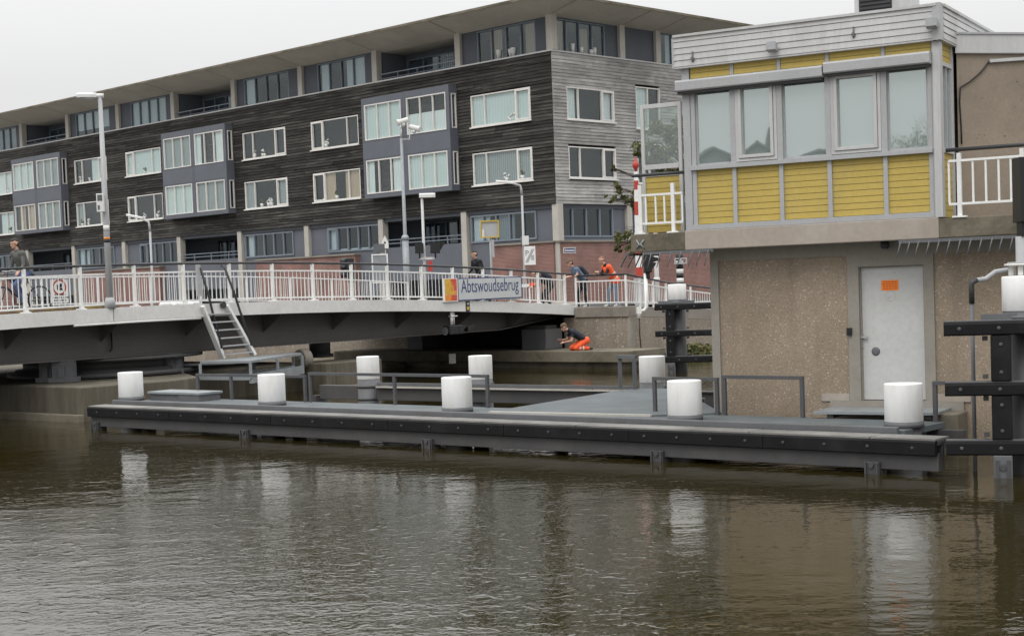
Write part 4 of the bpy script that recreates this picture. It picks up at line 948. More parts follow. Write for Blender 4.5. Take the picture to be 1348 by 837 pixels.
# yellow boarding: nine boards per bay
def boards_y(fr, a_, b_, z0, z1, v, n, nm='yellow_panel'):
    mb = MB(); h = (z1 - z0) / n
    for k in range(n):
        mb.hexa([fr.P(a_, v - .05, z0 + k * h), fr.P(b_, v - .05, z0 + k * h), fr.P(b_, v + .004, z0 + k * h + .009), fr.P(a_, v + .004, z0 + k * h + .009), fr.P(a_, v - .05, z0 + k * h + h), fr.P(b_, v - .05, z0 + k * h + h), fr.P(b_, v, z0 + k * h + h), fr.P(a_, v, z0 + k * h + h)])
        mb.box(a_, b_, v - .02, v - .004, z0 + k * h - .001, z0 + k * h + .0085, 1, fr)
    return build(mb, nm, [M['yellow'], M['seam']], ho)
ed = [(mul[0] + .18, mul[1] - .035), (mul[1] + .035, mul[2] - .035), (mul[2] + .035, mul[3] - .035), (mul[3] + .035, mul[4] - .035), (mul[4] + .035, U1 - .21)]
for a_, b_ in ed: boards_y(HF, a_, b_, ZF1 + .085, ZSL - .07, -.06, 9)
for a_, b_ in ed: boards_y(HF, a_ if a_ != ed[0][0] else a_ - .06, b_ if b_ != ed[-1][1] else b_ + .06, ZBX + .03, 6.18, -.035, 2, 'yellow_strip')
# windows
for i, (a_, b_) in enumerate(ed):
    if i in (1, 3):     # casements
        mb = MB(); w = .085; o = .045
        A, B, C, D = a_ + .012, b_ - .012, ZSL + .012, ZBX - .1
        for k, (g, v0, v1) in enumerate(((0, -.1, .0), (.055, -.1, .02))):
            mb.box(A + g, B - g, v0, v1, C + g, C + g + .05, 0, HF); mb.box(A + g, B - g, v0, v1, D - g - .05, D - g, 0, HF); mb.box(A + g, A + g + .05, v0, v1, C + g + .05, D - g - .05, 0, HF); mb.box(B - g - .05, B - g, v0, v1, C + g + .05, D - g - .05, 0, HF)
        f = build(mb, 'casement_window', M['metal_lt'], ho, bevel=.003)
        mb = MB(); mb.box(A + .09, B - .09, -.075, -.062, C + .09, D - .09, 0, HF); build(mb, 'pane', M['glass_ctrl'], f)
    else:
        mb = MB(); mb.box(a_ + .001, b_ - .001, -.11, -.07, ZSL + .002, ZSL + .035, 0, HF); mb.box(a_ + .001, b_ - .001, -.11, -.07, ZBX - .13, ZBX - .022, 0, HF); mb.box(a_ + .001, a_ + .03, -.11, -.07, ZSL + .035, ZBX - .13, 0, HF); mb.box(b_ - .03, b_ - .001, -.11, -.07, ZSL + .035, ZBX - .13, 0, HF)
        f = build(mb, 'fixed_window', M['metal_dk'], ho)
        mb = MB(); mb.box(a_ + .02, b_ - .02, -.098, -.086, ZSL + .02, ZBX - .1, 0, HF); build(mb, 'pane', M['glass_ctrl'], f)
# shutter boxes
for a_, b_, dz in ((mul[2] + .03, U1 + .05, 0), (U0 + .1, mul[2] + .01, .04)):
    mb = MB(); P = HF.P; sec = [(-.011, 5.80), (.13, 5.80), (.15, 5.82), (.15, 5.95), (.13, 5.98), (-.011, 5.98)]
    mb.loft([[P(u, v, z + dz) for v, z in sec] for u in (a_, b_)]); f = build(mb, 'shutter_box', M['metal'], ho, bevel=.004)
    mb = MB(); mb.box(a_ + .02, b_ - .02, -.01, .1, 5.765 + dz, 5.798 + dz, 0, HF); build(mb, 'shutter_slot', M['handrail'], f)
# fascia of five slats, front and right side
SFH = Fr((HF.P(U0, 0, 0).x, HF.P(U0, 0, 0).y), -HF.dn, -HF.du)     # right side of the control room, u away from us
zf0, zf1 = 6.19, 6.72
def fascia(fr, a_, b_, v, nm='fascia'):
    mb = MB(); n = 5; h = (zf1 - zf0 - .03) / n
    for k in range(n):
        z = zf0 + .015 + k * h; mb.hexa([fr.P(a_, -.1, z), fr.P(b_, -.1, z), fr.P(b_, v + .012, z + .003), fr.P(a_, v + .012, z + .003), fr.P(a_, -.1, z + h - .003), fr.P(b_, -.1, z + h - .003), fr.P(b_, v, z + h - .003), fr.P(a_, v, z + h - .003)])
    mb.box(a_, b_, -.08, v - .012, zf0 + .005, zf1 - .005, 1, fr)
    mb.box(a_ - .02, b_ + .0, -.12, v + .035, zf1 - .04, zf1, 0, fr)
    mb.box(a_, b_, -.12, v + .006, zf0 - .012, zf0 + .012, 0, fr)
    return build(mb, nm, [M['metal_lt'], M['seam_grey']], ho)
fascia(HF, U0 + .02, U1 + .09, .06); fascia(SFH, .09, 7.0, .06)
mb = MB(); mb.box(U0 - .065, U0 + .06, -.09, .085, zf0 - .012, zf1 + .004, 0, HF); build(mb, 'fascia_corner', M['metal'], ho)
mb = MB(); mb.box(U1 + .09, U1 + .12, -.35, .07, zf0 + .0, zf1 - .05, 0, HF); build(mb, 'fascia_end', M['metal_dk'], ho)
mb = MB(); mb.box(U0 + .03, U1 + .08, -7, -.13, zf1 - .08, zf1 - .03, 0, HF); build(mb, 'roof', M['metal_dk'], ho)
mb = MB(); mb.box(U0 + .03, U1 + .04, -7, -.161, zf0 - .06, zf0 - .0, 0, HF); build(mb, 'ceiling', M['room'], ho)
# side of the control room and room shell
mb = MB(); mb.box(.0, .11, -.09, -.0, ZF1, 6.2, 0, SFH); mb.box(.80, .9, -.12, -.0, ZF1, 6.2, 0, SFH); mb.box(.11, .80, -.1, .012, ZSL - .06, ZSL, 0, SFH); mb.box(.11, .80, -.1, .0, 5.84, 5.9, 0, SFH); build(mb, 'side_frame', M['metal_lt'], ho)
boards_y(SFH, .11, .80, ZF1, ZSL - .06, -.03, 9); boards_y(SFH, .11, .80, 5.9, 6.18, -.03, 3, 'yellow_strip')
f = build(MB().box(.11, .17, -.09, -.02, ZSL, 5.84, 0, SFH).box(.74, .80, -.09, -.02, ZSL, 5.84, 0, SFH).box(.5, .56, -.09, -.02, ZSL, 5.84, 0, SFH), 'side_window', M['metal_dk'], ho)
build(MB().box(.15, .76, -.06, -.05, ZSL + .001, 5.839, 0, SFH), 'pane', M['glass_ctrl'], f)
mb = MB(); mb.box(U0 + .13, U1 - .15, -4.0, -3.9, ZF1, 6.1, 0, HF); mb.box(U1 - .14, U1 - .03, -4, -.17, ZF1, 6.12, 0, HF); mb.box(U0 + .13, U1 - .15, -.6, -.2, ZF1, ZSL - .1, 0, HF); build(mb, 'room_wall', M['room'], ho)
mb = MB(); mb.box(U0 + .13, U0 + .25, -4, -.95, ZF1, 6.1, 0, HF); build(mb, 'room_wall', M['room'], ho)
# tan tower block at right with its parapet
t0 = SFH.P(.9, .05, 0); TF = Fr((t0.x, t0.y), (.97, .243), (.243, -.97))
def twp(e, z): 
    q = [TF.P(-e, e, z), TF.P(5, e, z), TF.P(5, e, z) + SFH.du.to_3d() * 5, TF.P(-e, e, z) + SFH.du.to_3d() * 5]; return q
mb = MB(); mb.prism(twp(0, ZF1 - .01), (0, 0, 6.1 - ZF1 + .01)); tw = build(mb, 'tower_wall', M['tan_render'], ho)
mb = MB(); mb.prism(twp(.04, 6.101), (0, 0, .27)); pp = build(mb, 'parapet', M['metal_lt'], ho)
mb = MB(); mb.prism(twp(.06, 6.372), (0, 0, .03)); mb.prism(twp(.052, 6.08), (0, 0, .02)); build(mb, 'parapet_trim', M['metal_dk'], pp)
def tp(x, y): return TF.on(x, y)
mb = MB(); mb.bar(TF.P(*[*tp(1301, 81)][:1], .03, tp(1301, 81)[1]), TF.P(tp(1360, 77)[0], .03, tp(1360, 77)[1]), .04, .05); build(mb, 'cable_tray', M['metal_lt'], tw)
cab = [(1301, 82), (1290, 96), (1276, 108), (1263, 116), (1262, 135), (1264, 165), (1265, 190)]
mb = MB(); mb.tube([TF.P(max(tp(*q)[0], .0), .025, tp(*q)[1]) for q in cab], .012, 6); build(mb, 'cable', M['black'], tw)
r = random.Random(4); mb = MB()
for k in range(16): x_, z_ = r.uniform(.1, 1.6), r.uniform(4.7, 6.0); mb.lathe(TF.P(x_, -.004, z_), [(r.uniform(.008, .018), 0), (.006, .008)], 8, axis=TF.dn.to_3d())
build(mb, 'anchor_hole', M['handrail'], tw)
# roof vent
p = at(1162, 4, 26.5); mb = MB(); vf = Fr((p.x, p.y), HF.du, HF.dn); mb.box(-.5, .5, -.5, .0, 6.69, 7.85, 0, vf); mb.box(-.53, .53, -.53, .03, 7.85, 7.9, 0, vf); v_ = build(mb, 'roof_vent', M['metal_lt'], ho)
mb = MB()
for k in range(9): mb.box(-.14, .4, .002, .03, 7.12 + k * .07, 7.16 + k * .07, 0, vf)
mb.box(-.16, .42, -.02, .0015, 7.1, 7.75, 0, vf)
build(mb, 'louvre', M['handrail'], v_)
# floodlights on the fascia
for (x, y) in ((1018, 64), (1228, 33)):
    u, z = HF.on(x, y, .1); mb = MB(); mb.box(u - .02, u + .02, .06, .16, z - .03, z + .0, 0, HF); mb.hexa([HF.P(u - .08, .12, z - .06), HF.P(u + .08, .12, z - .06), HF.P(u + .08, .22, z - .03), HF.P(u - .08, .22, z - .03), HF.P(u - .08, .12, z + .06), HF.P(u + .08, .12, z + .06), HF.P(u + .08, .22, z + .09), HF.P(u - .08, .22, z + .09)]); build(mb, 'floodlight', M['metal_dk'], ho)
for (x, y) in ((911, 75), (1123, 43)):
    u, z = HF.on(x, y, .1); mb = MB(); mb.tube([HF.P(u, .08, z - .08), HF.P(u, .08, z + .09)], .012, 6); mb.lathe(HF.P(u, .075, z - .03), [(.03, 0), (.03, .03)], 10, axis=HF.dn.to_3d()); build(mb, 'eye_bolt', M['steel_grey'], ho)
# door
mb = MB(); mb.box(-.505, .485, HB - .16, HB - .1, .77, 2.855, 0, HF); dr = build(mb, 'door', M['door_paint'], ho, bevel=.004)
mb = MB(); mb.holes(HF, -.52, .5, .752, 2.87, HB - .2, HB - .06, [(-.5, .48, .76, 2.85)]); build(mb, 'door_frame', M['conc_smooth'], dr)
u, z = HF.on(1135, 444, HB - .1); mb = MB(); mb.box(u - .025, u + .025, HB - .099, HB - .085, z - .17, z + .07, 0, HF); mb.box(u - .1, u + .02, HB - .07, HB - .045, z - .01, z + .02, 0, HF); mb.box(u - .01, u + .02, HB - .086, HB - .07, z - .01, z + .02, 0, HF); build(mb, 'handle', M['metal'], dr)
def onhb(x, y): return HF.on(x, y, HB - .1)
u, z = onhb(1171.5, 375.5); mb = MB(); mb.box(u - .135, u + .135, HB - .099, HB - .096, z - .08, z + .08, 0, HF); nt_ = build(mb, 'orange_notice', M['orange'], dr)
mb = MB(); r = random.Random(6)
for k in range(4):
    x = -.11
    while x < .1: l = r.uniform(.02, .045); mb.box(u + x, u + x + l, HB - .0955, HB - .094, z + .045 - k * .034, z + .058 - k * .034, 0, HF); x += l + .012
build(mb, 'print', M['red'], dr)
u, z = onhb(1153, 462.5); mb = MB(); mb.lathe(HF.P(u, HB - .0995, z), [(.07, 0), (.065, .008), (.03, .014)], 18, axis=HF.dn.to_3d()); build(mb, 'patch', M['steel_grey'], dr)
u, z = onhb(1172.5, 389.5); mb = MB()
for k in range(28):
    a, b = 2 * PI * k / 28, 2 * PI * (k + 1) / 28; f = lambda R_, t_: HF.P(u + R_ * math.cos(t_), HB - .0985, z + R_ * math.sin(t_)); mb.add([f(.083, a), f(.083, b), f(.076, b), f(.076, a)], [(0, 1, 2, 3)])
mb.box(u + .01, u + .05, HB - .099, HB - .0965, z - .04, z - .02, 0, HF); mb.box(u - .03, u + .0, HB - .099, HB - .0965, z - .015, z - .01, 0, HF); build(mb, 'old_sticker_mark', M['conc_col'], dr, recalc=False)
u, z = HF.on(1118.5, 436.5, HB); mb = MB(); mb.box(u - .04, u + .04, HB, HB + .035, z - .06, z + .06, 0, HF); mb.lathe(HF.P(u, HB + .035, z), [(.015, 0), (.015, .01)], 10, axis=HF.dn.to_3d()); build(mb, 'bell_box', M['black'], ho)
u, z = HF.on(1167, 329, HB); mb = MB(); mb.lathe(HF.P(u, HB + .08, 3.245), [(.06, 0), (.07, -.06), (.05, -.11)], 16); build(mb, 'ceiling_lamp', M['handrail'], ho)
# anti climb combs
def comb(par, us_, z, side=False, L=.24):
    mb = MB(); mb.box(min(us_) - .05, max(us_) + .05, .0, .05, z - .02, z + .03, 0, HF)
    mb.box(min(us_) - .02, max(us_) + .02, .1, .13, z - .02, z + .0, 0, HF)
    for u in us_: mb.tube([HF.P(u, .03, z), HF.P(u + .0, .12, z), HF.P(u + .055, .17, z - L)], [.012, .013, .008], 6)
    return build(mb, 'anti_climb_comb', M['steel_grey'], par)
uu = [HF.on(x, 318, .1)[0] for x in (1186, 1198, 1210, 1224, 1237, 1251, 1265, 1279, 1293, 1307, 1320, 1334, 1348)]
comb(ho, uu, ZF0 - .035)
uu = [HF.on(x, 330, .1)[0] for x in (848, 858, 870, 884, 897, 912, 922, 933)]
comb(ho, uu, ZF0 - .03)
mb = MB(); 
for k in range(4): b_ = HF.P(4.2, -.1 - k * .28, ZF0 - .02); mb.tube([b_, b_ + HF.du.to_3d() * .12, b_ + HF.du.to_3d() * .24 + Vector((0, 0, -.22))], [.014, .016, .01], 6)
mb.bar(HF.P(4.25, .05, ZF0 - .03), HF.P(4.25, -1.2, ZF0 - .03), .05, .04); build(mb, 'anti_climb_comb', M['steel_grey'], ho)
u, z = HF.on(843, 321.5, 0); mb = MB(); mb.tube([HF.P(u + .07, -.0, z + .07), HF.P(u + .02, .02, z), HF.P(u - .02, .02, z), HF.P(u - .07, .0, z + .07)], .014, 6); mb.tube([HF.P(u + .07, -.0, z - .07), HF.P(u + .02, .02, z - .01), HF.P(u - .02, .02, z - .01), HF.P(u - .07, .0, z - .07)], .014, 6); build(mb, 'wall_bracket', M['galv'], ho)
# left wind screen, yellow return and railing
v = -.3; mb = MB(); a_, b_ = 3.23, 3.95
a_ = HF.on(897, 180, v)[0]; b_ = HF.on(843.5, 180, v)[0]
mb.box(b_ - .06, b_, v - .05, v, ZF1 - .02, 5.70, 0, HF); mb.box(a_, a_ + .06, v - .05, v, ZF1 - .02, 5.70, 0, HF); mb.box(a_ + .06, b_ - .06, v - .05, v + .005, 5.63, 5.70, 0, HF); mb.box(a_ + .06, b_ - .06, v - .05, v + .01, 4.62, 4.7, 0, HF); mb.box(a_ + .06, b_ - .06, v - .05, v, 4.5, 4.56, 0, HF)
ws = build(mb, 'wind_screen', M['metal_lt'], ho, bevel=.004)
build(MB().box(a_ + .05, b_ - .05, v - .03, v - .02, 4.65, 5.66, 0, HF), 'pane', M['glass_screen'], ws)
boards_y(HF, a_ + .06, b_ - .06, ZF1 + .0, 4.5, v - .02, 9)
def rail(fr, par, x0, x1, posts, bars, v, zt_, z1, z0, zb, nm):
    rl = build(MB().box(x0, x1, v - .025, v + .025, z1, z1 + .035, 0, fr).box(x0, x1, v - .025, v + .025, z0, z0 + .035, 0, fr), nm, M['white_metal'], par)
    mb = MB()
    for u in posts: mb.box(u - .03, u + .03, v - .03, v + .03, zb, zt_, 0, fr); mb.box(u - .1, u + .1, v - .07, v + .07, zb, zb + .025, 0, fr)
    build(mb, 'post', M['white_metal'], rl)
    mb = MB()
    for u in bars: mb.box(u - .014, u + .014, v - .014, v + .014, z0 + .035, z1, 0, fr)
    build(mb, 'bar', M['white_metal'], rl); return rl
X = lambda x, y=260: HF.on(x, y, -.08)[0]
rl = rail(HF, ho, X(899), X(837), [X(886), X(843)], [X(q_) for q_ in (850, 863, 874.5, 898)], -.08, 4.36, 4.17, 3.7, ZF1 - .02, 'balcony_railing')
mb = MB(); mb.tube([HF.P(X(900), -.08, 4.52), HF.P(X(833), -.08, 4.52)], .028, 10); build(mb, 'handrail', M['handrail'], rl)
X = lambda x, y=240: HF.on(x, y, -.06)[0]
rl = rail(HF, ho, -3.5, X(1249), [X(1263), X(1346), X(1420)], [X(q_) for q_ in (1249.5, 1281, 1298, 1315, 1331, 1362, 1378)], -.06, 4.5, 4.37, 3.73, ZF1 - .02, 'balcony_railing')
mb = MB(); mb.tube([HF.P(X(1246), -.06, 4.55), HF.P(-3.5, -.06, 4.55)], .03, 10); build(mb, 'handrail', M['handrail'], rl)
# grating step and concrete block at the door
st = thing('door_step', 'steel grating step below the white door of the concrete base', 'step', HF.P(.2, .1, .55))
a_ = at(1069, 547, 22.9); b_ = at(1262, 546, 22.0)
ua = HF.on(1072, 545, .3)[0]; ub = HF.on(1235, 545, .3)[0]
mb = MB(); mb.box(ub, ua, HB + .03, .35, .62, .66, 0, HF); build(mb, 'grating', M['galv'], st)
mb = MB(); mb.box(ub + .1, ub + .2, HB + .05, .3, .555, .618, 0, HF); mb.box(ua - .3, ua - .2, HB + .05, .3, .555, .618, 0, HF); build(mb, 'bearer', M['beam_grey'], st)
mb = MB(); mb.box(-1.15, -.72, HB + .005, .1, -.3, .62, 0, HF); cb_ = build(mb, 'concrete_block', M['conc_moss'], loc=HF.P(-.95, -.2, 0), bevel=.02); tag(cb_, 'mossy concrete block against the base wall right of the door', 'concrete block')
# ================================================================== JETTY
ja = thing('jetty', 'long dark steel jetty with black rubbing strips and grey walkway in front of the house', 'jetty', JF.P(9, 0, 0))
JL, JR = -.12, 19.35
mb = MB(); 
mb.box(.2, 18.6, -.92, .42, .46, .55, 0, JF); build(mb, 'walkway_deck', M['grating'], ja, bevel=.008)
mb = MB(); mb.box(JL, JR, .78, .98, .07, .31, 0, JF); mb.box(JL, JR, .78, .98, .42, .485, 0, JF); mb.box(JL, JR, .78, .84, .31, .42, 0, JF); mb.box(JL + .3, JR - .4, -.85, -.7, .2, .455, 0, JF); build(mb, 'fender_beam', M['beam_grey'], ja, bevel=.008)
segs = [JL, 2.75, 5.9, 9.05, 11.75, 14.3, 16.7, JR]
for i, (a_, b_) in enumerate(zip(segs, segs[1:])):
    mb = MB(); P = JF.P; sec = [(.982, .285), (1.06, .285), (1.075, .30), (1.075, .465), (1.05, .49), (.982, .49)]
    mb.loft([[P(u, v, z) for v, z in sec] for u in (a_ + .006, b_ - .006)]); rs = build(mb, 'rubbing_strip', M['black_plastic'], ja)
    mb = MB(); n = 4
    for k in range(n):
        u = a_ + (b_ - a_) * (k + .5) / n; mb.lathe(P(u, 1.0755, .385), [(.026, 0), (.026, .006), (.014, .010)], 10, axis=JF.dn.to_3d())
    build(mb, 'bolt', M['handrail'], rs)
mb = MB(); r = random.Random(8); u = JL
while u < JR - .2:
    w = r.uniform(1.6, 3.2); e = min(u + w, JR); mb.box(u + .01, e - .01, .60, 1.04, .4905, .515, 0, JF); u = e
build(mb, 'cap_plank', M['worn_wood'], ja)
mb = MB(); mb.box(.05, 18.55, .47, .55, .50, .605, 0, JF)
for k in range(15): mb.box(.3 + k * 1.28, .42 + k * 1.28, .421, .59, .44, .50, 0, JF)
build(mb, 'kerb_rail', M['steel_grey'], ja, bevel=.015)
mb = MB(); mb.box(.25, 18.3, .425, .465, .40, .46, 0, JF); build(mb, 'grey_lath', M['conc_col'], ja)
for i, u in enumerate((.08, 5.05, 9.95, 14.8, 18.4)):
    mb = MB(); mb.box(u - .11, u + .11, .80, 1.03, -1.2, .068, 0, JF); mb.box(u - .11, u + .11, .985, 1.04, -.02, .17, 0, JF); mb.box(u - .1, u + .1, -.5, -.3, -1.2, .45, 0, JF); pl = build(mb, 'pile', M['beam_grey'], ja, bevel=.01)
    mb = MB(); mb.box(u - .1, u - .075, 1.041, 1.07, .0, .16, 0, JF); mb.box(u + .075, u + .1, 1.041, 1.07, .0, .16, 0, JF); mb.lathe(JF.P(u, 1.041, .12), [(.035, 0), (.035, .03)], 10, axis=JF.dn.to_3d()); build(mb, 'bracket', M['beam_grey'], pl)
mb = MB()
for u in (1.0, 3.2, 5.5, 8.0, 10.5, 13, 15.6): mb.box(u, u + .1, -.695, .775, .25, .42, 0, JF)
build(mb, 'cross_beam', M['beam_grey'], ja)
# bollards
def bollard_proto(name, label, cat, loc, base_z, far=False):
    t = thing(name, label, cat, loc)
    mb = MB(); mb.lathe((0, 0, .085), [(.268, 0), (.272, .006), (.272, .525), (.270, .536), (.264, .542), (.12, .547)], 40); build(mb, 'cap', M['bollard_white'], t, local=True)
    if not far:
        mb = MB(); mb.lathe((0, 0, 0), [(.283, 0), (.283, .084)], 40); mb.lathe((0, 0, -1.6), [(.24, 0), (.24, 1.6)], 24); build(mb, 'base', M['steel_grey'], t, local=True)
    return t
spots = [(0.0, 0), (4.73, .01), (9.8, .05), (14.68, .05), (18.39, 0)]
bl = ['white bollard at the far left end of the jetty beside the stained pier', 'white bollard on the jetty between the low grey box and the steps', 'white bollard at the middle of the jetty left of the blue grey platform', 'white bollard on the jetty in front of the left edge of the concrete house', 'largest white bollard standing in front of the white door']
for i, (u, v) in enumerate(spots):
    p = JF.P(u, v, .552)
    if i == 0: b0 = bollard_proto('bollard', bl[0], 'bollard', p, 0); b0['group'] = 'white bollards on the near jetty'
    else: dup(b0, p, i * 1.1, bl[i], 'white bollards on the near jetty')
fl = ['white bollard on the far guide beam, leftmost of the three behind the jetty', 'white bollard on the far guide beam behind the middle of the jetty', 'white bollard at the right end of the far guide beam beside the blue grey platform']
for i, (x, y) in enumerate(((484, 467), (632, 466), (858, 467))):
    p = atz(x, y + 4, 1.17); p = Vector((p.x, p.y, .58))
    if i == 0:
        f0 = bollard_proto('guide_bollard', fl[0], 'bollard', p, 0, True); f0['group'] = 'white bollards on the far guide beam'
        mb = MB(); mb.lathe((0, 0, -1.6), [(.27, 0), (.27, 1.684)], 28); build(mb, 'pile', M['steel_grey'], f0, local=True)
        mb = MB(); mb.lathe((0, 0, -.42), [(.285, 0), (.285, .05)], 28); mb.lathe((0, 0, -.12), [(.285, 0), (.285, .05)], 28)
        for a_ in (-.1, .05): mb.box(.26, .36, -.12, -.02, a_ - .25, a_ - .17); 
        mb.box(.24, .3, -.16, .02, -.4, .0); build(mb, 'clamp', M['beam_grey'], f0, local=True); fp = [p]
    else: dup(f0, p, 0, fl[i], 'white bollards on the far guide beam'); fp.append(p)
# far guide beam
gbm = thing('guide_beam', 'grey steel guide beam joining the far bollards behind the jetty', 'guide beam', fp[1])
d = (fp[2] - fp[0]).normalized(); GF = Fr((fp[0].x, fp[0].y), (d.x, d.y), (d.y, -d.x))
L = (fp[2] - fp[0]).length
mb = MB(); mb.box(-1.6, -.3, -.1, .08, .16, .5, 0, GF); mb.box(.32, L + 2.6, -.1, .08, .16, .46, 0, GF); mb.box(L + 2.6, L + 2.9, -.1, .08, -.2, .5, 0, GF); mb.box(.32, L + 2.6, -.02, .14, .462, .50, 0, GF); build(mb, 'beam', M['beam_grey'], gbm, bevel=.01)
mb = MB(); mb.box(.4, L - .3, .09, .15, .52, .585, 0, GF)
for k in range(5): mb.box(.8 + k * 1.9, .95 + k * 1.9, .08, .16, .501, .519, 0, GF)
build(mb, 'top_rail', M['steel_grey'], gbm); mb = MB(); mb.box(.4, L - .3, .145, .19, .465, .50, 0, GF); build(mb, 'grey_lath', M['conc_col'], gbm)
mb = MB(); mb.box(-1.75, -1.62, -.2, .2, -.5, .25, 0, GF); build(mb, 'end_post', M['beam_grey'], gbm)
# platform
pf = thing('deck_platform', 'wide blue grey deck platform between the jetty and the concrete house', 'platform', JF.P(11.5, -2.6, .5))
cor = [JF.P(10.1, -.935, 0), JF.P(9.45, -5.9, 0), JF.P(10.6, -6.1, 0), JF.P(12.6, -5.9, 0), JF.P(13.75, -.935, 0)]
cor = [Vector((c.x, c.y, .49)) for c in (atz(645, 541.5, .58), atz(816, 513.5, .58), atz(843, 511, .58), atz(892, 511, .58), atz(950, 543, .58), atz(858, 546, .58))]
mb = MB(); mb.prism(cor, (0, 0, .09)); build(mb, 'deck_plate', M['grating'], pf)
mb = MB(); a_, b_ = cor[0] + Vector((0, 0, .06)), cor[5] + Vector((0, 0, .06)); mb.bar(a_ - JF.dn.to_3d() * .0, b_, .10, .07); build(mb, 'edge_strip', M['conc_col'], pf)
mb = MB(); c = JF.P(12, -3, 0)
for (u, v) in ((10.5, -2.0), (12.6, -2.0), (10.6, -4.4), (12.0, -4.4)): mb.lathe(JF.P(u, v, -1), [(.14, 0), (.14, 1.488)], 14)
build(mb, 'pile', M['beam_grey'], pf)
# guard frames
def guard(name, label, pts, h, loc, zb=.552, back=False):
    """pts: list of (u, v) in JF for the posts"""
    t = thing(name, label, 'guard rail', loc, 0, 'grey guard rails on the jetty'); P = JF.P
    for (u, v) in pts:
        mb = MB(); mb.bar(P(u, v, zb), P(u, v, zb + h), .06, .05, up=JF.dn.to_3d()); build(mb, 'post', M['rail_dark'], t)
    mb = MB(); mb.bar(P(pts[0][0] - .03, pts[0][1], zb + h + .03), P(pts[-1][0] + .03, pts[-1][1], zb + h + .03), .06, .055); build(mb, 'top_bar', M['rail_dark'], t); return t
def ju(x, y, z=.552):
    p = atz(x, y, z); q = Vector((p.x, p.y)) - JF.o; return q.dot(JF.du), q.dot(JF.dn)
def uj_at(x, v):
    r_ = ray(x, 520); n = JF.dn; o = JF.o + n * v; t = o.dot(n) / (r_.x * n.x + r_.y * n.y); Q = EYE + r_ * t; return (Vector((Q.x, Q.y)) - o).dot(JF.du)
vb = -.86
guard('guard_rail', 'low grey guard rail on the jetty behind the second bollard, below the steps', [(uj_at(x, vb), vb) for x in (261, 305, 402)], .49, JF.P(2.5, vb, .55))
guard('guard_rail', 'long low grey guard rail along the middle of the jetty behind the third bollard', [(uj_at(x, vb), vb) for x in (409, 520, 642)], .55, JF.P(7.5, vb, .55))
guard('guard_rail', 'grey guard frame behind the fourth bollard, left of the concrete house', [(uj_at(x, vb), vb) for x in (862, 944)], .55, JF.P(14.3, vb, .55))
guard('guard_rail', 'wide grey guard frame in front of the pebbled wall left of the door', [(uj_at(x, vb), vb) for x in (954, 1056)], .59, JF.P(15.8, vb, .55))
guard('guard_rail', 'short grey guard rail right of the door, partly hidden by the black fender frame', [(uj_at(x, vb), vb) for x in (1231, 1330)], .54, JF.P(18.9, vb, .55))
q0, q1 = atz(817, 511, .58), atz(836, 512, .58)
t = thing('guard_rail', 'small grey guard frame on the far corner of the blue grey platform', 'guard rail', q0, 0, 'grey guard rails on the jetty')
for q_ in (q0, q1):
    mb = MB(); mb.box(q_.x - .04, q_.x + .04, q_.y - .04, q_.y + .04, .581, 1.2); build(mb, 'post', M['steel_grey'], t)
mb = MB(); mb.bar(Vector((q0.x - .04, q0.y, 1.235)), Vector((q1.x + .04, q1.y, 1.235)), .08, .07); build(mb, 'top_bar', M['steel_grey'], t)
# low hatch box
hb = thing('hatch_box', 'low flat grey steel hatch box on the jetty near its left end', 'hatch', JF.P(1.5, -.5, .55))
ua, ub = uj_at(211, -.55), uj_at(279, -.55)
mb = MB(); mb.box(ua, ub, -.85, -.2, .69, .74, 0, JF); build(mb, 'lid', M['galv'], hb, bevel=.006)
mb = MB(); mb.box(ua + .03, ub - .75, -.8, -.25, .552, .688, 0, JF); mb.box(ub - .72, ub - .03, -.8, -.22, .552, .688, 0, JF); build(mb, 'body', M['steel_grey'], hb)
# drain tube beside far beam, small white posts on ledge
p = at(595.5, 470, 50.2)
t = build(MB().box(p.x - .11, p.x + .11, p.y - .06, p.y, .3, .62), 'tide_gauge', M['conc_col'], loc=p); tag(t, 'small pale tide gauge plate on the face of the dark ledge under the bridge', 'gauge')
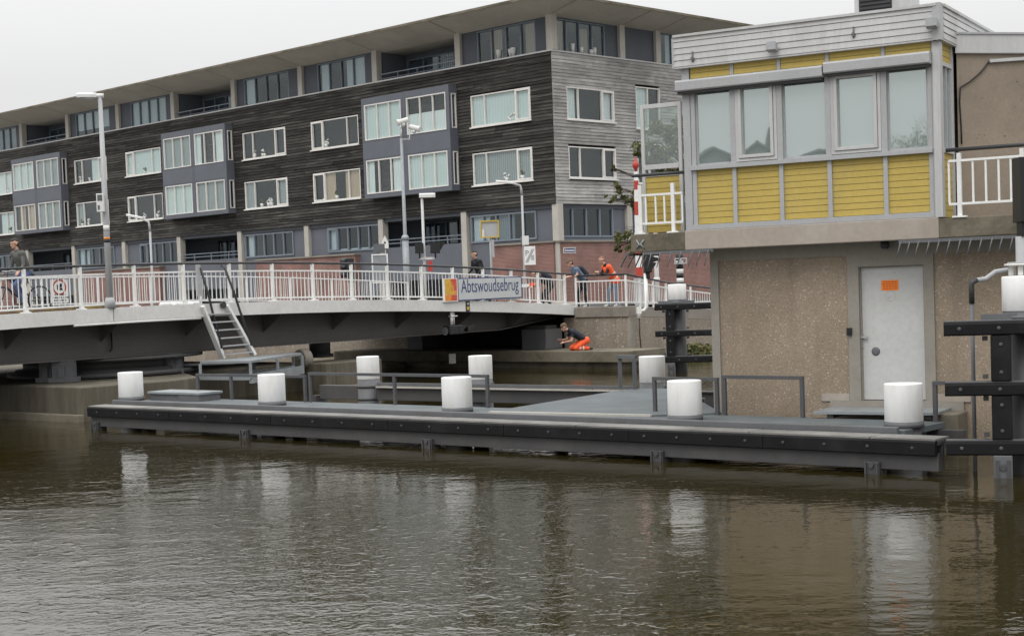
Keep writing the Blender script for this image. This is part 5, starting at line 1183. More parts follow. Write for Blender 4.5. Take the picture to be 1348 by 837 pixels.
# ------------------------------------------------------------------ fender dolphins
def dolphin(label, o, du, u_end, upost, upile, loc, lz=((.30, .49), (1.09, 1.265), (1.89, 2.075)), caplow=2.2):
    D = Fr((o.x, o.y), du, (du[1], -du[0])); t = thing('fender_dolphin', label, 'fender dolphin', loc, 0, 'fender dolphins of the bridge')
    for (za, zb) in lz:
        mb = MB(); sec = [(.0, za), (.22, za), (.24, za + .02), (.24, zb - .035), (.21, zb), (.0, zb)]
        mb.loft([[D.P(u, v, z) for v, z in sec] for u in (0, u_end)]); bm_ = build(mb, 'fender_beam', M['black_plastic'], t)
        mb = MB(); u = .2
        while u < u_end: mb.lathe(D.P(u, .2405, (za + zb) / 2), [(.026, 0), (.026, .006), (.013, .010)], 10, axis=D.dn.to_3d()); u += .5
        mb.box(.03, u_end - .03, -.08, .0 - .002, za + .01, zb - .01, 1, D); build(mb, 'bolt', [M['beam_grey'], M['beam_grey']], bm_)
        mb = MB(); mb.box(.0, u_end, .02, .20, zb + .001, zb + .012, 0, D); build(mb, 'worn_top', M['steel_grey'], bm_)
    for (za, zb) in ((lz[0][1] + .014, lz[1][0] - .004), (lz[1][1] + .014, lz[2][0] - .004)):
        mb = MB(); mb.box(upost - .13, upost + .13, .03, .225, za, zb, 0, D); ps_ = build(mb, 'fender_post', M['black_plastic'], t, bevel=.02)
        mb = MB()
        for z in (za + .12, zb - .12): mb.lathe(D.P(upost, .2255, z), [(.026, 0), (.026, .006), (.013, .010)], 10, axis=D.dn.to_3d())
        for z in (za + .03, zb - .07):
            for du_ in (-.2, .52): mb.box(upost + du_ - .035, upost + du_ + .035, .05, .12, z, z + .06, 0, D)
        build(mb, 'bolt', M['beam_grey'], ps_)
    mb = MB(); mb.box(upost - .12, upost + .12, .08, .24, -1, lz[0][0] - .001, 0, D); fb = build(mb, 'pile_foot', M['steel_grey'], t, bevel=.012)
    mb = MB(); mb.box(upost - .09, upost - .05, .241, .27, .0, .24, 0, D); mb.box(upost + .05, upost + .09, .241, .27, .0, .24, 0, D); mb.lathe(D.P(upost, .241, .14), [(.04, 0), (.04, .02)], 10, axis=D.dn.to_3d()); build(mb, 'bracket', M['beam_grey'], fb)
    mb = MB(); mb.lathe(D.P(upile, -.34, -1.2), [(.25, 0), (.25, 3.3)], 28); build(mb, 'pile', M['beam_grey'], t)
    mb = MB(); mb.lathe(D.P(upile, -.34, 2.085), [(.3, 0), (.3, .04), (.27, .04), (.27, .10)], 28); mb.box(upile - .55, upile + .55, -.12, -.085, 2.0, 2.16, 0, D); build(mb, 'collar', M['steel_grey'], t)
    mb = MB(); mb.lathe(D.P(upile, -.34, 2.187), [(.272, 0), (.278, .006), (.278, .45), (.27, .465), (.12, .475)], 40); build(mb, 'cap', M['bollard_white'], t)
    return D, t
o = at(1243, 435, 20.4)
D1, dt = dolphin('tall black fender frame with three beams beside the door of the concrete house', o, (.95, -.31), 3.2, .72, 1.02, Vector((o.x, o.y, 0)))
o2 = at(863, 405, 46.0)
D2, dt2 = dolphin('distant black fender frame with a white cap between the quay wall and the house', o2, (.97, -.24), 3.2, .45, .62, Vector((o2.x, o2.y, 0)))
# signal light on the right dolphin
c = D1.P(1.02, -.34, 2.66)
sl_ = thing('signal_mast', 'black signal light box on a grey mast above the white cap', 'signal light', c)
mb = MB(); 
for k in range(6):
    a_ = PI * k / 3; q_ = c + Vector((math.cos(a_) * .16, math.sin(a_) * .16, 0)); mb.bar(q_ + Vector((0, 0, .005)), q_ + Vector((0, 0, .13)), .03, .06)
mb.lathe(c + Vector((0, 0, .131)), [(.24, 0), (.24, .03)], 24); build(mb, 'flange', M['white_metal'], sl_)
mb = MB(); mb.lathe(c + Vector((0, 0, .162)), [(.2, 0), (.2, .02), (.09, .02), (.09, .36)], 18); build(mb, 'mast', M['metal'], sl_)
pb = c + Vector((.02, 0, .52))
mb = MB(); mb.box(pb.x - .06, pb.x + .1, pb.y - .1, pb.y + .1, pb.z - .0, pb.z + .2); build(mb, 'neck', M['black'], sl_)
mb = MB(); mb.box(pb.x - .09, pb.x + .06, pb.y - .17, pb.y + .17, pb.z + .19, pb.z + 1.05); hb_ = build(mb, 'lamp_box', M['black'], sl_, bevel=.01)
for k in range(3):
    z = pb.z + .33 + .29 * k; mb = MB(); mb.lathe(Vector((pb.x + .061, pb.y, z)), [(.11, 0), (.10, .05), (.03, .08)], 18, axis=(1, 0, 0)); build(mb, 'lens', M['lens'], hb_)
# feed pipe beside the dolphin
px = at(1281, 480, 20.75)
fpz = thing('feed_pipe', 'thin grey feed pipe rising beside the black fender frame and bending to the white cap', 'pipe', Vector((px.x, px.y, 0)))
mb = MB(); mb.tube([Vector((px.x, px.y, -.6)), Vector((px.x, px.y, 2.42))], .028, 10); build(mb, 'riser', M['steel_grey'], fpz)
mb = MB(); mb.tube([Vector((px.x, px.y, 2.3)), Vector((px.x, px.y, 2.5)), Vector((px.x, px.y, 2.58)), Vector((px.x + .08, px.y, 2.62))], .038, 10); build(mb, 'elbow', M['handrail'], fpz)
mb = MB(); mb.tube([Vector((px.x + .07, px.y, 2.615)), Vector((px.x + .2, px.y, 2.63)), Vector((px.x + .33, px.y, 2.72)), Vector((px.x + .5, px.y, 2.74))], .035, 10); build(mb, 'hose', M['metal_dk'], fpz)
# plants at the foot of the quay wall
pl = thing('wall_plant', 'low green plants growing at the foot of the quay wall behind the black fender frame', 'plant', at(918, 458, 55))
mb = MB(); r = random.Random(12); mm = []
for k in range(420):
    x = r.gauss(0, 1); c = at(900 + 36 * r.random(), 452 + 14 * r.random() ** .7, 54.9 + .022 * 36 * 0 + r.uniform(-.3, .2)); s_ = r.uniform(.04, .11); a_ = r.random() * 6; t_ = r.uniform(-.8, .8)
    e1 = Vector((math.cos(a_), math.sin(a_) * .5, t_)) * s_; e2 = Vector((-math.sin(a_), .4, math.cos(a_))) * s_ * .6; mb.add([c - e1, c - e2, c + e1, c + e2], [(0, 1, 2, 3)], r.randint(0, 1))
build(mb, 'foliage', [M['leaf_a'], M['leaf_b']], pl, recalc=False)
mb = MB()
for k in range(5): c = at(902 + 7 * k, 468, 55); mb.tube([c, c + Vector((.05, 0, .3))], .015, 5)
build(mb, 'stem', M['trunk'], pl)
# ================================================================== STREET FURNITURE
def pole(name, label, cat, x, y, d, top_y, r0, r1, m, zbase, group=None, xt=None):
    b = at(x, y, d); t = thing(name, label, cat, Vector((b.x, b.y, zbase)), 0, group)
    zt_ = at(x, top_y, d).z
    mb = MB(); mb.tube([Vector((b.x, b.y, zbase)), Vector((b.x, b.y, zbase + (zt_ - zbase) * .3)), Vector((b.x, b.y, zt_))], [r0, (r0 + r1) / 2, r1], 14); build(mb, 'pole', m, t)
    return t, Vector((b.x, b.y, zt_))
# tall lamp standing on the bridge edge
u, _ = BF.on(147, 402, .0)
b = BF.P(u, -.06, zt(u)); t = thing('street_lamp', 'tall grey lamp post with flat head and small display box standing on the bridge edge', 'street lamp', b)
ztop = BF.on(132, 126)[1]
mb = MB(); mb.tube([b + Vector((0, 0, .002)), b + Vector((0, 0, 2.2)), Vector((b.x, b.y, ztop))], [.085, .072, .05], 16); mb.lathe(b + Vector((0, 0, .002)), [(.135, 0), (.13, .16), (.10, .26)], 16); build(mb, 'pole', M['metal'], t)
hd = Vector((b.x, b.y, ztop)); lx = -BF.du * 0 + Vector((-.97, -.2)); lx = lx.to_3d()
mb = MB(); mb.tube([hd + lx * -.09, hd + lx * .12], .06, 10); mb.loft([[hd + lx * s_ + Vector((0, w_, z_)) for w_, z_ in ((-h_, -.04), (h_, -.04), (h_, .03), (h_ * .5, .075), (-h_ * .5, .075), (-h_, .03))] for s_, h_ in ((.08, .05), (.2, .11), (.46, .12), (.54, .07))]); lh = build(mb, 'lamp_head', M['lamp_white'], t)
mb = MB(); mb.ball(hd + lx * .33 + Vector((0, 0, -.05)), .17, .09, .05, 12); build(mb, 'lens', M['metal_lt'], lh)
zz0, zz1 = BF.on(134, 279)[1], BF.on(134, 255)[1]
cc = at(134.5, 267, b.y); mb = MB(); mb.box(cc.x - .09, cc.x + .09, b.y - .2, b.y - .1, zz0, zz1); bx = build(mb, 'display_box', M['lamp_white'], t, bevel=.008)
mb = MB(); mb.box(cc.x - .06, cc.x + .06, b.y - .204, b.y - .2005, zz1 - .18, zz1 - .03); mb.box(cc.x - .06, cc.x - .01, b.y - .204, b.y - .2005, zz0 + .05, zz0 + .16); build(mb, 'screen', M['lens'], bx)
mb = MB()
for (y, h_, mi) in ((304, .14, 0), (320, .1, 1), (333, .2, 2), (315, .05, 3)):
    z = BF.on(140, y)[1]; mb.lathe(Vector((b.x, b.y, z)), [(.0755, 0), (.0755, h_)], 16, mi)
build(mb, 'sticker', [M['lamp_white'], M['black'], M['galv'], M['orange_logo']], t)
# curved lamps
def curved_lamp(label, x, yb, d, ytop, xarm, yarm, zb, group):
    t, p = pole('street_lamp', label, 'street lamp', x, yb, d, ytop + 16, .06, .045, M['metal'], zb, group)
    e = at(xarm, yarm, d); top = at(xarm + (x - xarm) * .55, ytop + 1.5, d)
    mb = MB(); mb.tube([p, p + Vector((-.02, 0, (top.z - p.z) * .55)), Vector(((p.x * .8 + top.x * .2), p.y, p.z + (top.z - p.z) * .85)), top, e + Vector((.35, 0, -.02))], [.05, .05, .045, .04, .035], 10); build(mb, 'arm', M['metal'], t)
    dx = (e - top).normalized(); mb = MB(); mb.loft([[e + Vector((.35, 0, 0)) + dx * s_ + Vector((0, w_, z_)) for w_, z_ in ((-h_, -.045), (h_, -.045), (h_, .02), (h_ * .5, .05), (-h_ * .5, .05), (-h_, .02))] for s_, h_ in ((-.1, .05), (.1, .11), (.5, .12), (.6, .06))]); lh = build(mb, 'lamp_head', M['lamp_white'], t)
    return t, p
curved_lamp('slim lamp post with curved arm before the dark timber, leftmost of the two', 202, 400, 64, 288.5, 174, 287, 1.93, 'slim lamp posts with curved arms')
tD, pD = curved_lamp('slim lamp post with curved arm near the building corner carrying the parking zone sign', 692, 400, 61, 241, 661, 241, 1.93, 'slim lamp posts with curved arms')
# small box and zone sign on it
p = at(690.5, 316.5, 60.85); mb = MB(); mb.box(p.x - .1, p.x + .17, p.y - .1, p.y, p.z - .18, p.z + .18); mb.box(p.x - .16, p.x - .104, p.y - .1, p.y, p.z - .17, p.z + .15, 1); build(mb, 'control_box', [M['lamp_white'], M['steel_grey']], tD)
p = at(697.5, 336.5, 60.8); zs_ = thing('parking_zone_sign', 'white end of parking zone sign with diagonal stripe fixed to the curved lamp post', 'sign', p)
mb = MB(); mb.box(p.x - .225, p.x + .225, p.y - .03, p.y, p.z - .37, p.z + .37); build(mb, 'board', M['white_metal'], zs_, bevel=.005)
mb = MB()
for s_ in (-.04, .0, .04): 
    mb.add([(p.x - .15 + s_, p.y - .033, p.z - .28), (p.x - .13 + s_, p.y - .033, p.z - .28), (p.x + .15 + s_, p.y - .033, p.z + .26), (p.x + .13 + s_, p.y - .033, p.z + .26)], [(0, 1, 2, 3)])
build(mb, 'stripe', M['steel_grey'], zs_, recalc=False)
text_mesh('P', .3, 'lettering', M['steel_grey'], zs_, Vector((p.x - .17, p.y - .031, p.z + .0)), (1, 0, 0), (0, 0, 1), (0, -1, 0), depth=.0)
mb = MB(); mb.box(p.x + .05, p.x + .17, p.y - .0335, p.y - .031, p.z - .18, p.z + .02); build(mb, 'panel', M['metal'], zs_)
# CCTV pole
tc_, pc = pole('camera_pole', 'tall grey green pole carrying two white security cameras in front of the bay window', 'camera pole', 537, 405, 60, 182, .10, .055, M['galv'], 1.93)
mb = MB(); mb.tube([Vector((pc.x, pc.y, 1.94)), Vector((pc.x, pc.y, at(534, 314, 60).z))], .13, 14); mb.lathe(Vector((pc.x, pc.y, at(534, 316, 60).z)), [(.15, 0), (.15, .12), (.09, .2)], 14); build(mb, 'pole_sleeve', M['galv'], tc_)
ca = at(530.5, 168, 60); cb = at(543, 178, 60); c1_ = at(530.5, 159.5, 60); c2_ = at(545, 168.5, 60)
mb = MB(); mb.tube([pc, pc + Vector((.0, 0, .42))], .035, 8); mb.tube([pc + Vector((0, 0, -.05)), Vector((cb.x - .12, pc.y, pc.z - .05)), Vector((cb.x - .1, pc.y, cb.z + .22))], .03, 8); build(mb, 'bracket', M['metal_lt'], tc_)
for c_, dx in ((c1_, -1), (c2_, 1)):
    mb = MB(); d_ = Vector((.85 * dx, -.4, -.28)).normalized(); mb.lathe(c_ - d_ * .22, [(.07, 0), (.10, .03), (.10, .4), (.12, .41), (.12, .5)], 14, axis=d_); mb.ball(c_ + Vector((0, 0, -.14)), .09, n=10); build(mb, 'security_camera', M['lamp_white'], tc_)
# straight lamp with twin traffic lights
tl, ptl = pole('street_lamp', 'lamp post with two black signal boxes in front of the dark balcony recess', 'street lamp', 561, 405, 57, 258, .065, .05, M['metal_lt'], 1.93)
mb = MB(); mb.loft([[ptl + Vector((s_, w_, z_)) for w_, z_ in ((-h_, -.06), (h_, -.06), (h_, .05), (h_ * .5, .1), (-h_ * .5, .1), (-h_, .05))] for s_, h_ in ((-.1, .06), (.05, .12), (.42, .13), (.5, .07))]); build(mb, 'lamp_head', M['lamp_white'], tl)
p = at(562, 340, 57); mb = MB(); mb.box(p.x - .28, p.x + .28, p.y - .1, p.y - .04, p.z - .05, p.z + .04); build(mb, 'cross_bar', M['white_metal'], tl)
for (xa, xb_, ya, yb_) in ((547, 557.5, 320, 334), (567, 579, 319, 334)):
    q0_, q1_ = at(xa, yb_, 56.9), at(xb_, ya, 56.9); mb = MB(); mb.box(q0_.x, q1_.x, q0_.y - .2, q0_.y - .02, q0_.z, q1_.z); 
    if xa > 560: mb.prism([Vector((q1_.x, q0_.y - .1, q0_.z + .1)), Vector((q1_.x + .18, q0_.y - .1, q1_.z - .05)), Vector((q1_.x + .18, q0_.y - .1, q1_.z + .01)), Vector((q1_.x, q0_.y - .1, q1_.z))], (0, .1, 0))
    mb.tube([Vector(((q0_.x + q1_.x) / 2, q0_.y - .08, p.z)), Vector(((q0_.x + q1_.x) / 2, q0_.y - .08, q0_.z + .02))], .03, 8); build(mb, 'signal_box', M['black'], tl)
# yellow framed sign seen from the back
p0, p1 = at(633, 313, 63), at(656, 290.5, 63); ys = thing('route_sign', 'grey square sign with a yellow border on a leaning pole above the black jacket', 'sign', at(645, 395, 63.05))
mb = MB(); mb.box(p0.x, p1.x, 62.97, 63.0, p0.z, p1.z); build(mb, 'board', M['metal'], ys)
mb = MB(); w = .035; mb.holes(Fr((0, 62.93), (1, 0), (0, -1)), p0.x - .02, p1.x + .02, p0.z - .02, p1.z + .02, -.02, .02, [(p0.x + w, p1.x - w, p0.z + w, p1.z - w)]); build(mb, 'border', M['yellow_bright'], ys)
pm = at(645, 300, 63); mb = MB(); mb.tube([Vector((pm.x, 63.06, 1.93)), Vector((pm.x, 63.06, p1.z - .05))], .05, 10); build(mb, 'pole', M['metal'], ys)
q_ = at(649, 327, 62.9); mb = MB(); mb.box(q_.x - .04, q_.x + .05, 62.8, 62.98, q_.z - .36, q_.z + .36); build(mb, 'side_plate', M['metal'], ys)
q_ = at(636, 307, 62.85); mb = MB(); mb.box(q_.x - .05, q_.x + .05, 62.925, 62.945, q_.z - .2, q_.z + .15); build(mb, 'sticker', M['lamp_white'], ys)
# traffic light seen from the side
ts = thing('traffic_light', 'black traffic light with hoods pointing left in front of the brick plinth', 'traffic light', at(460, 400, 54))
p = at(461, 355, 54); mb = MB(); mb.box(p.x - .12, p.x + .14, p.y - .15, p.y + .15, at(461, 372, 54).z, at(461, 340, 54).z); hx = build(mb, 'housing', M['black'], ts, bevel=.02)
for y in (343, 351, 361):
    q_ = at(455, y, 54); mb = MB(); mb.tube([Vector((p.x - .1, q_.y, q_.z)), Vector((p.x - .34, q_.y, q_.z - .03))], [.10, .11], 12); build(mb, 'hood', M['handrail'], hx)
mb = MB(); mb.tube([Vector((p.x, p.y, 1.93)), Vector((p.x, p.y, at(461, 371, 54).z))], .05, 10); build(mb, 'pole', M['metal'], ts)
# grey sign back with white frame
gs = thing('framed_sign', 'grey sign back with white frame and small box on top before the balcony', 'sign', at(500, 400, 56))
p0, p1 = at(490.5, 373, 56), at(510.5, 334, 56); F0 = Fr((0, 56), (1, 0), (0, -1))
mb = MB(); mb.holes(F0, p0.x, p1.x, p0.z, p1.z, 0, .05, [(p0.x + .05, p1.x - .05, p0.z + .05, p1.z - .05)]); build(mb, 'frame', M['white_metal'], gs)
mb = MB(); mb.box(p0.x + .051, p1.x - .051, .01, .03, p0.z + .051, p1.z - .051, 0, F0); build(mb, 'board', M['galv'], gs)
p0, p1 = at(492, 333.5, 56), at(506, 321, 56); mb = MB(); mb.box(p0.x, p1.x, -.1, .06, p0.z, p1.z, 0, F0); build(mb, 'top_box', M['steel_grey'], gs)
p = at(500, 380, 56); mb = MB(); mb.tube([Vector((p.x, 56.05, 1.93)), Vector((p.x, 56.05, p0.z))], .05, 8); build(mb, 'pole', M['metal'], gs)
# white bird house on the balcony
p = at(507, 327, 73.8); bh = thing('bird_house', 'small white bird house standing at the left end of the grey balcony', 'bird house', p)
mb = MB(); mb.prism([Vector((p.x - .16, p.y, p.z)), Vector((p.x + .16, p.y, p.z)), Vector((p.x + .16, p.y, p.z + .3)), Vector((p.x, p.y, p.z + .62)), Vector((p.x - .16, p.y, p.z + .3))], (0, .25, 0)); build(mb, 'box', M['lamp_white'], bh)
mb = MB(); mb.lathe(Vector((p.x, p.y - .003, p.z + .28)), [(.05, 0), (.05, .003)], 12, axis=(0, -1, 0)); build(mb, 'hole', M['black'], bh)
mb = MB(); mb.bar(Vector((p.x, p.y + .1, 1.93)), Vector((p.x, p.y + .1, p.z - .001)), .06, .06); build(mb, 'post', M['conc_col'], bh)
# raised barrier boom
bz = 56; p = at(842, 385, bz); bb = thing('barrier_boom', 'raised red and white striped barrier boom with red tip lamp beside the balcony', 'barrier', Vector((p.x, p.y, 1.8)))
zb_, zt_ = at(842, 366, bz).z, at(835, 226, bz).z; n = 10; mb = MB()
ys_ = [366, 352, 335.5, 317, 300, 283.5, 265.5, 250, 238, 226]
for k in range(9):
    a_, b_ = at(838, ys_[k], bz).z, at(838, ys_[k + 1], bz).z; mi = (0, 1, 0, 1, 1, 0, 1, 0, 1)[k]; w = .12 - .006 * k
    mb.box(p.x - w, p.x + w, bz - .05, bz + .05, a_, b_, mi)
build(mb, 'boom', [M['red'], M['white_metal']], bb)
mb = MB(); mb.lathe(Vector((p.x, bz, zt_)), [(.05, 0), (.05, .08), (.08, .1), (.12, .2), (.12, .26), (.08, .36), (.04, .38), (.04, .5)], 12); build(mb, 'tip_lamp', M['red'], bb)
mb = MB(); mb.box(p.x - .2, p.x + .2, bz - .2, bz + .25, 1.7, zb_ - .0); build(mb, 'pivot_cabinet', M['metal'], bb)
p = at(865, 380, 57.5); t = thing('white_post', 'thin white post with a collar between the barrier boom and the striped camera post', 'post', Vector((p.x, p.y, 1.7)))
mb = MB(); mb.tube([Vector((p.x, p.y, 1.7)), Vector((p.x, p.y, at(862, 280, 57.5).z))], [.1, .07], 12); mb.lathe(Vector((p.x, p.y, at(865, 369, 57.5).z)), [(.12, 0), (.12, .1)], 12); build(mb, 'shaft', M['white_metal'], t)
p = at(896, 390, 60); t = thing('striped_post', 'black and white banded post with a small camera cross head behind the fender frame', 'post', Vector((p.x, p.y, 1.5)))
mb = MB(); zz = [1.5] + [at(895, y, 60).z for y in (372, 366, 360, 354, 348, 343, 335)]
for k in range(7): mb.lathe((p.x, p.y, zz[k]), [(.14, 0), (.14, zz[k + 1] - zz[k])], 14, k % 2)
build(mb, 'shaft', [M['black'], M['white_metal']], t)
p2 = at(896, 343.5, 59.8); mb = MB(); mb.holes(Fr((0, p2.y), (1, 0), (0, -1)), p2.x - .25, p2.x + .25, p2.z - .12, p2.z + .12, -.05, .05, [(p2.x - .2, p2.x - .05, p2.z - .07, p2.z + .07), (p2.x + .05, p2.x + .2, p2.z - .07, p2.z + .07)]); build(mb, 'camera_head', M['metal'], t)
# signal light at the quay corner
p = at(851, 400, 50.4); t = thing('quay_signal_light', 'black hooded signal light on a white bent pipe at the corner of the quay wall', 'signal light', Vector((p.x, p.y, 1.6)))
zz0, zz1 = at(851, 406, 50.4).z, at(851, 360, 50.4).z; e = at(842, 409, 50.4)
mb = MB(); mb.tube([Vector((e.x - .02, p.y, at(842, 419, 50.4).z)), Vector((e.x, p.y, e.z)), Vector((p.x - .08, p.y, zz0 - .06)), Vector((p.x, p.y, zz0 + .05)), Vector((p.x, p.y, zz1))], .062, 12); mb.box(e.x - .09, e.x + .06, p.y - .06, p.y + .4, e.z - .1, e.z + .12); build(mb, 'bent_pipe', M['white_metal'], t)
q_ = at(852, 350, 50.4); mb = MB(); mb.box(q_.x - .11, q_.x + .15, p.y - .15, p.y + .15, q_.z - .22, q_.z + .36); mb.box(q_.x - .06, q_.x + .08, p.y - .08, p.y + .08, q_.z - .42, q_.z - .2); lb = build(mb, 'lamp_body', M['black'], t, bevel=.03)
mb = MB(); mb.prism([Vector((q_.x + .1, p.y - .12, q_.z + .1)), Vector((q_.x + .42, p.y - .12, q_.z + .16)), Vector((q_.x + .42, p.y - .12, q_.z + .24)), Vector((q_.x + .1, p.y - .12, q_.z + .32))], (0, .24, 0)); mb.prism([Vector((q_.x + .08, p.y - .12, q_.z - .2)), Vector((q_.x + .25, p.y - .12, q_.z + .0)), Vector((q_.x + .3, p.y - .12, q_.z + .1)), Vector((q_.x + .08, p.y - .12, q_.z + .1))], (0, .24, 0)); build(mb, 'hood', M['black'], lb)
mb = MB(); zc = [at(840.5, y, 50.6).z for y in (421, 440, 462)]; mb.tube([Vector((e.x - .02, p.y, zc[0] + .1)), Vector((e.x - .02, p.y + .02, zc[1])), Vector((e.x + .02, p.y + .05, zc[2])), Vector((e.x + .12, p.y + .1, zc[2] - .15))], .022, 6); build(mb, 'cable', M['black'], t)
# red white boom lying behind the railing
p = at(700, 376, 56.5); t = thing('lowered_boom', 'short white and orange boom piece seen between the railing bars right of the name sign', 'barrier', p)
mb = MB(); mb.box(p.x - .55, p.x - .1, p.y - .05, p.y + .05, p.z - .05, p.z + .07, 1); mb.box(p.x - .1, p.x + .22, p.y - .05, p.y + .05, p.z - .08, p.z + .1, 0); mb.box(p.x - .12, p.x - .06, p.y - .04, p.y + .04, 1.94, p.z - .081, 1); build(mb, 'boom', [M['hivis'], M['white_metal']], t)
q0_, q1_ = at(563.5, 357, 56.8), at(569, 343.5, 56.8); mb = MB(); mb.box(q0_.x, q1_.x, q0_.y - .06, q0_.y + .06, q0_.z, q1_.z); build(mb, 'reflector_box', M['red'], tl)
# white bicycle stand and barriers behind the bridge railing
p = at(925, 354.5, 72)
# trees
def tree(label, base, h, blobs, nleaf, seed, limb_r=.11):
    r = random.Random(seed); t = thing('tree', label, 'tree', base); b = Vector(base)
    mb = MB(); top = b + Vector((.1, 0, h * .55)); mb.tube([b + Vector((0, 0, -.2)), b.lerp(top, .5) + Vector((.08, 0, 0)), top], [limb_r * 1.3, limb_r, limb_r * .6], 8)
    for (c, R) in blobs:
        c = Vector(c); mid = top.lerp(c, .55) + Vector((0, 0, .15)); mb.tube([b.lerp(top, r.uniform(.6, .98)), mid, c], [limb_r * .5, limb_r * .3, .02], 6)
        for k in range(5): e = c + Vector((r.gauss(0, R * .55), r.gauss(0, R * .5), r.gauss(0, R * .5))); mb.tube([mid.lerp(c, r.random()), e], [.022, .008], 5)
    build(mb, 'trunk', M['trunk'], t)
    mb = MB(); tot = sum(R ** 1.35 for _, R in blobs)
    for (c, R) in blobs:
        c = Vector(c); twigs = [c + Vector((r.gauss(0, R * .5), r.gauss(0, R * .5), r.gauss(0, R * .45))) for _ in range(max(4, int(14 * R)))]
        for k in range(int(nleaf * R ** 1.35 / tot)):
            q_ = r.choice(twigs) + Vector((r.gauss(0, R * .16), r.gauss(0, R * .16), r.gauss(0, R * .11))); s_ = r.uniform(.045, .10)
            n_ = Vector((r.gauss(0, 1), r.gauss(0, 1), r.gauss(0, 1))).normalized(); a_ = n_.orthogonal().normalized(); c2 = n_.cross(a_)
            mb.add([q_ - a_ * s_, q_ - c2 * s_ * .5, q_ + a_ * s_, q_ + c2 * s_ * .5], [(0, 1, 2, 3)], 0 if r.random() < .6 else 1)
    build(mb, 'crown', [M['leaf_a'], M['leaf_b']], t, recalc=False)
B = lambda x, y, d, R: (at(x, y, d), R)
bt = at(960, 390, 62); tree('olive green tree half hidden behind the wind screen of the control house', Vector((bt.x, bt.y, 1.6)), 6.5, [B(866, 185, 62, .85), B(876, 205, 62, .8), B(882, 235, 62, .9), B(895, 170, 62, .7), B(905, 200, 62, 1.1), B(858, 215, 62, .5), B(848, 258, 62, .55), B(825, 262, 62, .42), B(812, 248, 62, .28), B(838, 270, 62, .35), B(808, 222, 62, .16), B(842, 205, 62, .35), B(826, 310, 62, .45), B(812, 325, 62, .25), B(835, 330, 62, .4), B(805, 262, 62, .2)], 8000, 21)
# ================================================================== HOUSES ACROSS THE WATER (seen mirrored in the control room glass)
def mirrored(x, y, D):
    r_ = ray(x, y); n = HF.dn; o = HF.o + n * -.09; t = (o.dot(n)) / (r_.x * n.x + r_.y * n.y); Q = EYE + r_ * t
    d2 = Vector((r_.x, r_.y)); d2 = d2 - n * (2 * d2.dot(n)); L = d2.length; return Q + Vector((d2.x / L, d2.y / L, r_.z / L)) * D
def row_house(label, xa, xb, yr, ye, D, chim):
    p0, p1 = mirrored(xa, ye, D), mirrored(xb, ye, D); zr = mirrored((xa + xb) / 2, yr, D).z; ze = (p0.z + p1.z) / 2
    c = (p0 + p1) / 2; t = thing('row_house', label, 'house', Vector((c.x, c.y, 0)), 0, 'houses across the canal'); d = (p1 - p0); d.z = 0; W = d.length; d = d.normalized(); F = Fr((p0.x, p0.y), (d.x, d.y), (-d.y, d.x))
    if F.dn.dot(Vector((-c.x, -c.y))) < 0: F = Fr((p0.x, p0.y), (d.x, d.y), (d.y, -d.x))
    mb = MB(); mb.prism([F.P(0, 0, 0), F.P(W, 0, 0), F.P(W, 0, ze), F.P(W / 2, 0, zr - .1), F.P(0, 0, ze)], F.dn.to_3d() * -8); build(mb, 'wall', M['roof_tile'], t)
    mb = MB()
    for s_ in (0, 1):
        e = -.3 if s_ == 0 else W + .3
        mb.prism([F.P(W / 2, .3, zr), F.P(e, .3, ze - .2), F.P(e, .3, ze - .02), F.P(W / 2, .3, zr + .2)], F.dn.to_3d() * -8.6)
    rf = build(mb, 'roof', M['roof_tile'], t)
    if chim: mb = MB(); mb.box(W * .62, W * .62 + .8, -3, -2.2, ze, zr + 1.0, 0, F); build(mb, 'chimney', M['roof_tile'], rf)
    for (a, z) in ((.15, 1), (.6, 1), (.15, 4), (.6, 4)):
        mb = MB(); mb.box(W * a, W * (a + .25), .0, .05, z, z + 1.5, 0, F); f = build(mb, 'window', M['white_frame'], t); mb = MB(); mb.box(W * a + .08, W * (a + .25) - .08, .051, .06, z + .08, z + 1.42, 0, F); build(mb, 'pane', M['lens'], f)
row_house('dark roofed brick house across the canal, mirrored in the first control room pane', 905, 972, 196, 214, 95, False)
row_house('tall dark roofed house with chimney across the canal, mirrored in the second control room pane', 966, 1034, 186, 208, 92, True)
row_house('low dark roofed house across the canal, mirrored in the third control room pane', 1034, 1120, 200, 212, 96, False)
q_ = mirrored(1206, 188, 90); tree('tree across the canal mirrored in the control room pane nearest the corner', Vector((q_.x, q_.y, 0)), q_.z * 1.1, [(mirrored(1200 + dx, 190 + dy, 90), r) for dx, dy, r in ((-12, 3, 1.1), (0, -2, 1.2), (14, -2, 1.4), (8, -12, .8), (22, 4, 1.6), (-24, 6, .7))], 1500, 5, .25)
